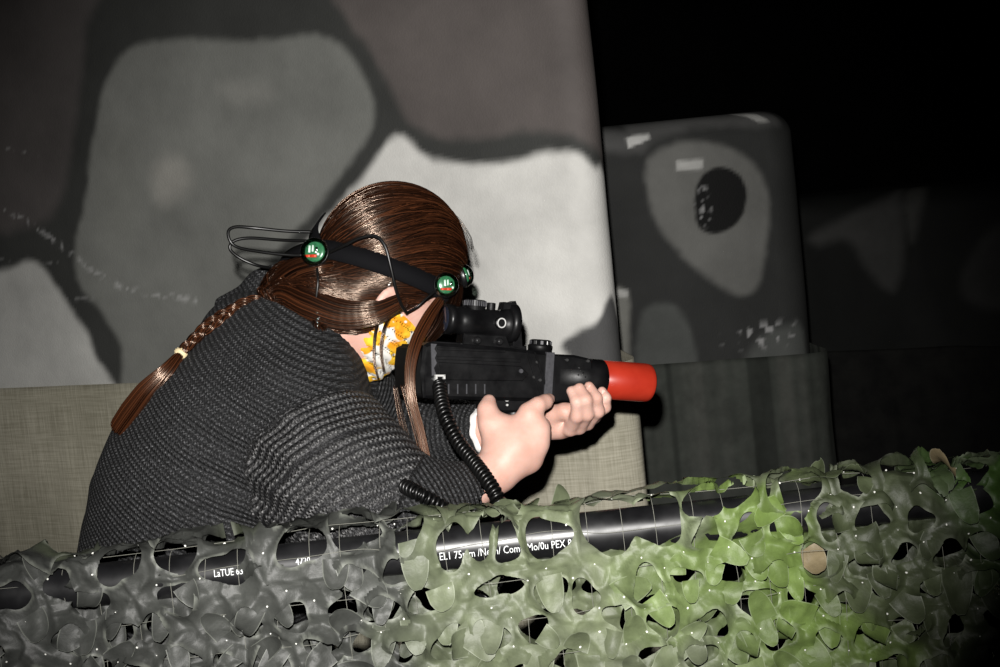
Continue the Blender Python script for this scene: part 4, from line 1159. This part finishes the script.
def sensor(c, n, R):
    ax = frame_from(n, CU)
    v, f = lathe([(-0.005, R*0.9), (-0.004, R*0.97), (0.0, R*1.0), (0.002, R*1.0), (0.002, R*0.96)], 40, 'z')
    bs = local(mk('sensor_base', at_(c, ax, v), f, M_black, hb), hb)
    prof = [(0.002, R*0.98)]+[(0.002+R*0.85*math.sin(t), R*0.98*math.cos(t)) for t in np.linspace(0.08, math.pi/2-0.03, 14)]
    v, f = lathe(prof, 40, 'z')
    d = local(tag(mk('sensor_dome', at_(c, ax, v), f, M_dome, hb), 'clear glossy dome over a green circuit board'), hb)
    v, f = lathe([(0.0022, R*0.93), (0.005, R*0.90), (0.0075, R*0.65), (0.008, R*0.1)], 32, 'z')
    bd = mk('circuit_board', at_(c, ax, v), f, M_board, d)
    for (x, y, sx, sy, mt) in ((-0.3, 0.15, 0.09, 0.30, M_wcomp), (0.0, 0.2, 0.07, 0.28, M_wcomp), (0.35, 0.1, 0.12, 0.2, M_chrome), (-0.45, -0.45, 0.28, 0.10, M_redled), (0.1, -0.45, 0.28, 0.12, M_redled), (0.5, -0.3, 0.1, 0.1, M_wcomp)):
        v, f = boxp((y-sy)*R*0.8, (y+sy)*R*0.8, (-x-sx)*R*0.8, (-x+sx)*R*0.8, 0.006, 0.0098, 0.0005)
        mk('component', at_(c, ax, v), f, mt, d)
sensor(P(315, 252, 1.858), fI(-0.25, 0.15, -1), 0.0195)
sensor(P(446, 285, 1.872), fI(0.35, 0.05, -1), 0.0170)
sensor(P(462, 276, 1.95), fI(0.9, 0.3, 0.2), 0.0170)
def wire(pts, r=0.0022, n=70):
    vv, ff = tube(even(spline(pts, 100), n), r, 10); local(mk('wire', vv, ff, M_wire, hb), hb)
wire([P(330, 252, 1.850), P(345, 245, 1.838), P(360, 238, 1.830), P(375, 236, 1.825), P(385, 246, 1.822), P(391, 268, 1.824), P(396, 290, 1.832), P(402, 306, 1.845), P(407, 313, 1.856)])
wire([P(312, 232, 1.88), P(285, 231, 1.87), P(255, 228, 1.86), P(235, 227, 1.86), P(228, 233, 1.862), P(235, 246, 1.865), P(262, 252, 1.86), P(290, 255, 1.856), P(303, 255, 1.853)])
wire([P(308, 241, 1.89), P(280, 240, 1.90), P(250, 238, 1.905), P(234, 241, 1.905), P(230, 249, 1.905), P(240, 258, 1.905), P(256, 265, 1.91), P(270, 268, 1.925)])
wire([P(317, 268, 1.852), P(318, 280, 1.845), P(317, 292, 1.845), P(315, 304, 1.848)], 0.0017, 24)
wire([P(408, 312, 1.855), P(418, 306, 1.850), P(428, 297, 1.855), P(436, 291, 1.862)], 0.0015, 24)
tw = [even(spline([P(316, 303, 1.848), P(318, 315, 1.842), P(317, 326, 1.842)], 40), 40)]
tt = np.linspace(0, 1, 40)
pv = tw[0]+0.0018*np.sin(tt*22)[:, None]*CR+0.0018*np.cos(tt*22)[:, None]*DIR
vv, ff = tube(pv, 0.0009, 6); local(tag(mk('bare_wire_end', vv, ff, M_chrome, hb), 'bare twisted silver wire end'), hb)

# ------------------------------------------------------------------ the toy gun
GO, GM = P(425, 367, 1.885), P(655, 383.5, 2.03)
gX = unit(GM-GO); gZ = unit(CU-gX*(CU@gX)); gY = np.cross(gZ, gX)      # gY points away from the camera
GL = np.linalg.norm(GM-GO)
GM4 = Matrix(((gX[0], gY[0], gZ[0], GO[0]), (gX[1], gY[1], gZ[1], GO[1]), (gX[2], gY[2], gZ[2], GO[2]), (0, 0, 0, 1)))
gun = empty('laser_tag_gun', GM4)
tag(gun, 'black toy laser gun with red muzzle, sight and coiled cord held by the person', 'toy gun')
def g2(px, py, y=-0.026):
    """pixel -> local (x,z) on the gun's near side plane"""
    r = DIR+(px-500)/FPX*CR+(333.5-py)/FPX*CU; o = GO+y*gY
    t = ((o-CAM)@gY)/(r@gY); q = CAM+t*r-GO; return (q@gX, q@gZ)
def gp(name, vf, mat, parent=gun, label=None, smooth_=False):
    o = mk(name, vf[0], vf[1], mat, parent, smooth_)
    if label: o['label'] = label
    return o
m = NT('gun_black', 0.36, 0.22); m.color(m.ramp(m.noise(35, 6), [(0.35, (0.0022, 0.0022, 0.0025)), (0.72, (0.0065, 0.0065, 0.007))]))
m.l(m.ramp(m.noise(60, 6), [(0.3, (0.3, 0.3, 0.3)), (0.7, (0.5, 0.5, 0.5))]), m.b.inputs['Roughness']); m.bump(m.noise(500, 3), 0.12, 0.0005); M_gun = m.m
m = NT('red_plastic', 0.30, 0.5); m.color(m.ramp(m.noise(30, 5), [(0.3, (0.30, 0.018, 0.008)), (0.7, (0.37, 0.028, 0.013))])); M_red = m.m
M_scr = plain('steel_screw', (0.12, 0.12, 0.12), 0.35, 0.5, 0.8, var=0.2)
M_grey = plain('worn_grey_plastic', (0.045, 0.045, 0.05), 0.45, 0.4, nscale=200, var=0.5)
M_wht = plain('white_paint_mark', (0.42, 0.42, 0.41), 0.5, var=0.1, nscale=200)
def gpoly(pts, y=-0.026): return [g2(*p, y) for p in pts]
HWB = 0.027
# receiver body
gp('receiver', prism(gpoly([(424, 398), (421, 372), (424, 345), (430, 342), (470, 345), (512, 348), (548, 352), (553, 354), (553, 401), (520, 401), (470, 400), (436, 399)]), -HWB, HWB, 0.004), M_gun)
M_rub = plain('black_rubber', (0.004, 0.004, 0.004), 0.9, 0.08)
gp('stock', prism(gpoly([(410, 392), (408, 372), (410, 350), (414, 344), (424, 345), (424, 396), (410, 396)]), -HWB*0.85, HWB*0.85, 0.004), M_rub)
gp('butt_plate', prism(gpoly([(407, 388), (406, 366), (408, 348), (412, 346), (412, 390)]), -HWB*0.8, HWB*0.8, 0.002), M_rub)
gp('forend', prism(gpoly([(553, 402), (553, 354), (575, 355), (588, 358), (593, 360), (595, 403), (580, 403)]), -HWB*0.96, HWB*0.96, 0.003), M_gun)
gp('forend_band', prism(gpoly([(547, 352), (555, 352.5), (552, 402), (544, 401)], -0.029), -0.0295, 0.0295, 0.001), M_grey, label='satin grey band')
# top rail with ridges
tr = []
for px in np.arange(432, 520, 5.2):
    x0, z0 = g2(px, 346+(px-432)*0.05); x1, _ = g2(px+3.0, 344)
    tr.append(boxp(x0, x1, -0.011, 0.011, z0-0.004, z0+0.0045, 0.0006))
x0, z0 = g2(430, 346); x1, _ = g2(522, 350)
tr.append(prism([g2(430, 347, 0), g2(524, 352, 0), g2(524, 346, 0), g2(430, 341, 0)], -0.009, 0.009, 0.001))
gp('top_rail', join(tr), M_gun)
# long side ridge, vents, pads
def sbox(px0, py0, px1, py1, t=0.002, y=-HWB, bev=0.0006, sk=0.0):
    return prism([g2(px0, py0, y), g2(px1, py0+sk, y), g2(px1, py1+sk, y), g2(px0, py1, y)], y-t, y+0.003, bev)
gp('side_ridge', join([sbox(437, 356, 520, 359.5, 0.0022, sk=3.0), sbox(437, 347.5, 505, 350, 0.002, sk=2.5)]), M_gun)
gp('side_panel', prism(gpoly([(438, 362), (520, 366), (528, 374), (522, 381), (440, 380)]), -HWB-0.0018, -HWB+0.002, 0.001), M_gun)
for px in (448, 457, 466, 475, 484):
    gp('vent_slot', sbox(px, 384, px+1.3, 394, 0.0012, sk=0), M_grey, label='worn grey edge of a vent slot')
gp('panel_stud', (lambda q: (q[0]+V(g2(520, 371)[0], -HWB-0.0015, g2(520, 371)[1]), q[1]))(lathe([(-0.002, 0.0028), (0.002, 0.0036)], 16, 'y')), M_grey)
gp('scuffed_rim', prism(gpoly([(431, 343.5), (437, 344), (434.5, 349), (437, 353), (435, 358), (437, 363), (434, 368), (436, 374), (432, 376)], -HWB-0.001), -HWB-0.0012, -HWB+0.001, 0.0003), M_grey, label='worn grey edge of the receiver')
gp('cord_socket', join([sbox(434, 374.5, 444, 376.6, 0.006), sbox(434, 376, 436.2, 384, 0.006), sbox(434, 382, 444, 384, 0.006), sbox(442, 374.5, 444, 379, 0.006)]), M_wht, label='white rimmed square cord socket')
for a, b, c_, d_ in ((525, 352, 541, 399), (533, 352, 549, 399)):
    gp('diagonal_rib', prism([g2(a, b), g2(a+2.2, b), g2(c_+2.2, d_), g2(c_, d_)], -HWB-0.002, -HWB+0.002, 0.0006), M_gun)
def screw(px, py, r=0.0022, mat=None, y=-HWB, nm='screw'):
    x, z = g2(px, py, y); v, f = lathe([(-0.0018, r*0.8), (-0.0012, r), (0.002, r)], 16, 'y')
    gp(nm, (v+V(x, y, z), f), mat or M_scr, smooth_=False)
for q in ((534, 377), (540, 380), (537, 362), (567, 360), (588, 361), (433, 379)): screw(*q)
for q in ((580, 368), (583, 373), (578, 375), (585, 377), (571, 370)): screw(*q, r=0.0012, mat=M_chrome, nm='speaker_hole_rim')
# selector: ring shaped white mark under the body
x, z = g2(507, 397, -0.020)
gp('lower_receiver', prism(gpoly([(484, 398), (486, 410), (505, 413), (540, 411), (556, 404), (556, 399)], -0.018), -0.019, 0.019, 0.003), M_gun)
th = np.linspace(0, 2*math.pi, 24, endpoint=False)
rp2 = np.stack([x+0.0038*np.cos(th), np.full(24, -0.0205), z+0.0052*np.sin(th)], 1)
gp('selector_ring', tube(rp2, 0.0013, 8, closed=True), M_wht, label='white selector ring', smooth_=True)
screw(507, 405, 0.0016, M_wht, -0.0195, 'white_dot')
# pistol grip, trigger, guard
v, f = mesh_field([cap(V(*[g2(515, 405, 0)[0], 0, g2(515, 405, 0)[1]]), V(g2(505, 468, 0)[0], 0, g2(505, 468, 0)[1]), 0.0165, 0.019, 0.01)], 0.002, lambda X, d: np.maximum(d, g2(505, 470, 0)[1]-X[:, 2]), n=16)
gp('pistol_grip', (v, f), M_gun, smooth_=True)
gpts = [V(g2(a, b, 0)[0], 0, g2(a, b, 0)[1]) for a, b in ((526, 420), (536, 423), (546, 420), (552, 412), (554, 403))]
gp('trigger_guard', tube(even(spline(gpts, 40), 24), 0.0028, 10), M_gun, smooth_=True)
gpts = [V(g2(a, b, 0)[0], 0, g2(a, b, 0)[1]) for a, b in ((540, 402), (541, 408), (539, 414))]
gp('trigger', tube(even(spline(gpts, 20), 10), 0.0025, 8), M_gun, smooth_=True)
# barrel and red muzzle
cx_ = lambda px: g2(px, 367+(px-425)*16.5/230, 0)
xb0 = cx_(590)[0]; xb1 = cx_(597)[0]; xe = GL-0.012; zc = 0.5*(g2(630, 362, -0.0)[1]+g2(630, 401, 0)[1])
RB = 0.5*(g2(630, 362.5, 0)[1]-g2(630, 401.5, 0)[1])
v, f = lathe([(xb0-0.06, RB*1.0), (xb0, RB*1.02), (xb1+0.004, RB*1.02), (xb1+0.006, RB*0.96)], 48)
gp('barrel', (v+V(0, 0, zc), f), M_gun, smooth_=True)
v, f = lathe([(xb1, RB*0.9), (xb1+0.002, RB*0.985), (xe-0.007, RB), (xe-0.002, RB*0.985), (xe, RB*0.93), (xe-0.001, RB*0.84), (xe-0.03, RB*0.80), (xe-0.031, 0.002)], 56)
gp('muzzle', (v+V(0, 0, zc), f), M_red, label='bright red muzzle tube', smooth_=True)
# turret knob on top
x, z = g2(540, 350, 0)
kb = [(-0.006, 0.0165), (0.004, 0.0175), (0.006, 0.0175), (0.0075, 0.0155), (0.0135, 0.0145), (0.0145, 0.012)]
v, f = lathe([(a, r) for a, r in kb], 36, 'z'); tk = gp('turret', (v+V(x, 0, z), f), M_gun, smooth_=True)
for k in range(10):
    a = k*math.pi/5; v, f = boxp(0.0135, 0.0160, -0.0022, 0.0022, 0.0075, 0.0125, 0.0005)
    R2 = np.array([[math.cos(a), -math.sin(a), 0], [math.sin(a), math.cos(a), 0], [0, 0, 1]])
    gp('turret_segment', (v@R2.T+V(x, 0, z), f), M_grey if k % 2 else M_scr, tk)
# red-dot sight on its mount
sz = 0.5*(g2(480, 306, 0)[1]+g2(480, 338, 0)[1]); sr = 0.5*(g2(480, 308, 0)[1]-g2(480, 336, 0)[1])
xs = lambda px: g2(px, 322, 0)[0]
v, f = lathe([(xs(444), sr*1.0), (xs(443)-0.0, sr*1.08), (xs(452), sr*1.08), (xs(453), sr*0.98), (xs(459), sr*0.98), (xs(460), sr*1.03), (xs(470), sr*1.03), (xs(471), sr*0.97), (xs(500), sr*0.97), (xs(503), sr*1.12), (xs(512), sr*1.25), (xs(513), sr*1.15), (xs(512), sr*0.95), (xs(506), sr*0.9)], 48)
sg = gp('sight', (v+V(0, 0, sz), f), M_gun, smooth_=True)
gp('lens_hood', (lambda q: (q[0]+V(0, 0, sz+0.002), q[1]))(lathe([(xs(506), sr*1.10), (xs(507), sr*1.42), (xs(514), sr*1.42), (xs(515), sr*1.25)], 40)), M_gun, sg, smooth_=True)
v, f = lathe([(xs(445)-0.003, sr*0.2), (xs(445)-0.002, sr*0.9), (xs(446), sr*0.95)], 32)
gp('eyepiece_lens', (v+V(0, 0, sz), f), plain('dark_lens', (0.01, 0.012, 0.02), 0.03, 0.8), sg, smooth_=True)
def vknob(px, rad, h0, h1, name, mat=M_gun, ribs=0):
    x = xs(px); v, f = lathe([(sz+sr*0.8, rad*0.9), (sz+sr+h0, rad), (sz+sr+h1*0.9, rad), (sz+sr+h1, rad*0.85)], 30, 'z')
    o = gp(name, (v+V(x, 0, 0), f), mat, sg, smooth_=False)
    for k in range(ribs):
        a = k*2*math.pi/ribs; v, f = boxp(rad*0.97, rad*1.06, -0.0007, 0.0007, sz+sr+h0, sz+sr+h1*0.85, 0.0002)
        R2 = np.array([[math.cos(a), -math.sin(a), 0], [math.sin(a), math.cos(a), 0], [0, 0, 1]])
        if a > math.pi: pass
        v = v@R2.T+V(x, 0, 0); allr.append((v, f))
    return o
allr = []
vknob(474, 0.0150, 0.002, 0.0105, 'elevation_knob', ribs=28)
gp('knob_knurling', join(allr), M_grey, sg)
vknob(490, 0.0062, 0.001, 0.0085, 'locking_knob')
v, f = prism([g2(500, 310, 0), g2(502, 302, 0), g2(507, 303, 0), g2(513, 301, 0), g2(516, 309, 0)], -0.010, 0.010, 0.001); gp('hood_catch', (v, f), M_gun, sg)
x, z = g2(500, 323, -sr)
v, f = lathe([(-sr-0.006, 0.0055), (-sr-0.005, 0.0078), (-sr*0.7, 0.0080)], 28, 'y'); gp('windage_knob', (v+V(x, 0, z), f), M_gun, sg)
rp2 = np.stack([x+0.0058*np.cos(th), np.full(24, -sr-0.0060), z+0.0062*np.sin(th)], 1)
gp('windage_ring', tube(rp2, 0.0010, 8, closed=True), M_wht, sg, label='white ring on the windage knob', smooth_=True)
gp('sight_mount', prism([g2(462, 345, -0.012), g2(464, 333, -0.012), g2(506, 335, -0.012), g2(511, 349, -0.012)], -0.014, 0.014, 0.002), M_gun)
for px, py in ((477, 340.5), (499, 341.5)):
    x, z = g2(px, py, -0.016); v, f = lathe([(-0.020, 0.0040), (-0.018, 0.0055), (-0.012, 0.0055)], 20, 'y'); gp('mount_screw', (v+V(x, 0, z), f), M_black)
    v, f = lathe([(-0.0215, 0.0018), (-0.0195, 0.0020)], 12, 'y'); gp('screw_centre', (v+V(x, 0, z), f), M_chrome)
gp('rear_sight_block', prism([g2(510, 347, 0), g2(512, 330, 0), g2(518, 322, 0), g2(520, 349, 0)], -0.010, 0.010, 0.001), M_gun)
# coiled cord from the socket down behind the rail and back up
cp_ = [P(439, 380, 1.845), P(440, 392, 1.83), P(445, 415, 1.80), P(457, 440, 1.785), P(471, 458, 1.765), P(486, 478, 1.735), P(498, 500, 1.715), P(502, 530, 1.715), P(498, 575, 1.72), P(480, 600, 1.72), P(462, 575, 1.71), P(461, 535, 1.70), P(450, 514, 1.697), P(434, 502, 1.694), P(418, 493, 1.692), P(404, 486, 1.71)]
c = even(spline(cp_, 600), 3600)
Ltot = np.linalg.norm(np.diff(c, axis=0), axis=1).sum()
ph = np.arange(len(c))/len(c)*Ltot/0.0064*2*math.pi
Tn = np.gradient(c, axis=0); Tn /= np.linalg.norm(Tn, axis=1)[:, None]
a = unit(np.cross(Tn[0], V(0, 0, 1))); As = []
for t_ in Tn: a = unit(a-t_*(a@t_)); As.append(a)
As = np.array(As); Bs = np.cross(Tn, As)
rc = 0.0068*smooth(0, 60, np.arange(len(c)))+0.0006
hel = c+(rc*np.cos(ph))[:, None]*As+(rc*np.sin(ph))[:, None]*Bs
v, f = tube(hel, 0.0024, 7)
inv = np.array(GM4.inverted()); v = v@inv[:3, :3].T+inv[:3, 3]
gp('coiled_cord', (v, f), M_wire, smooth_=True)
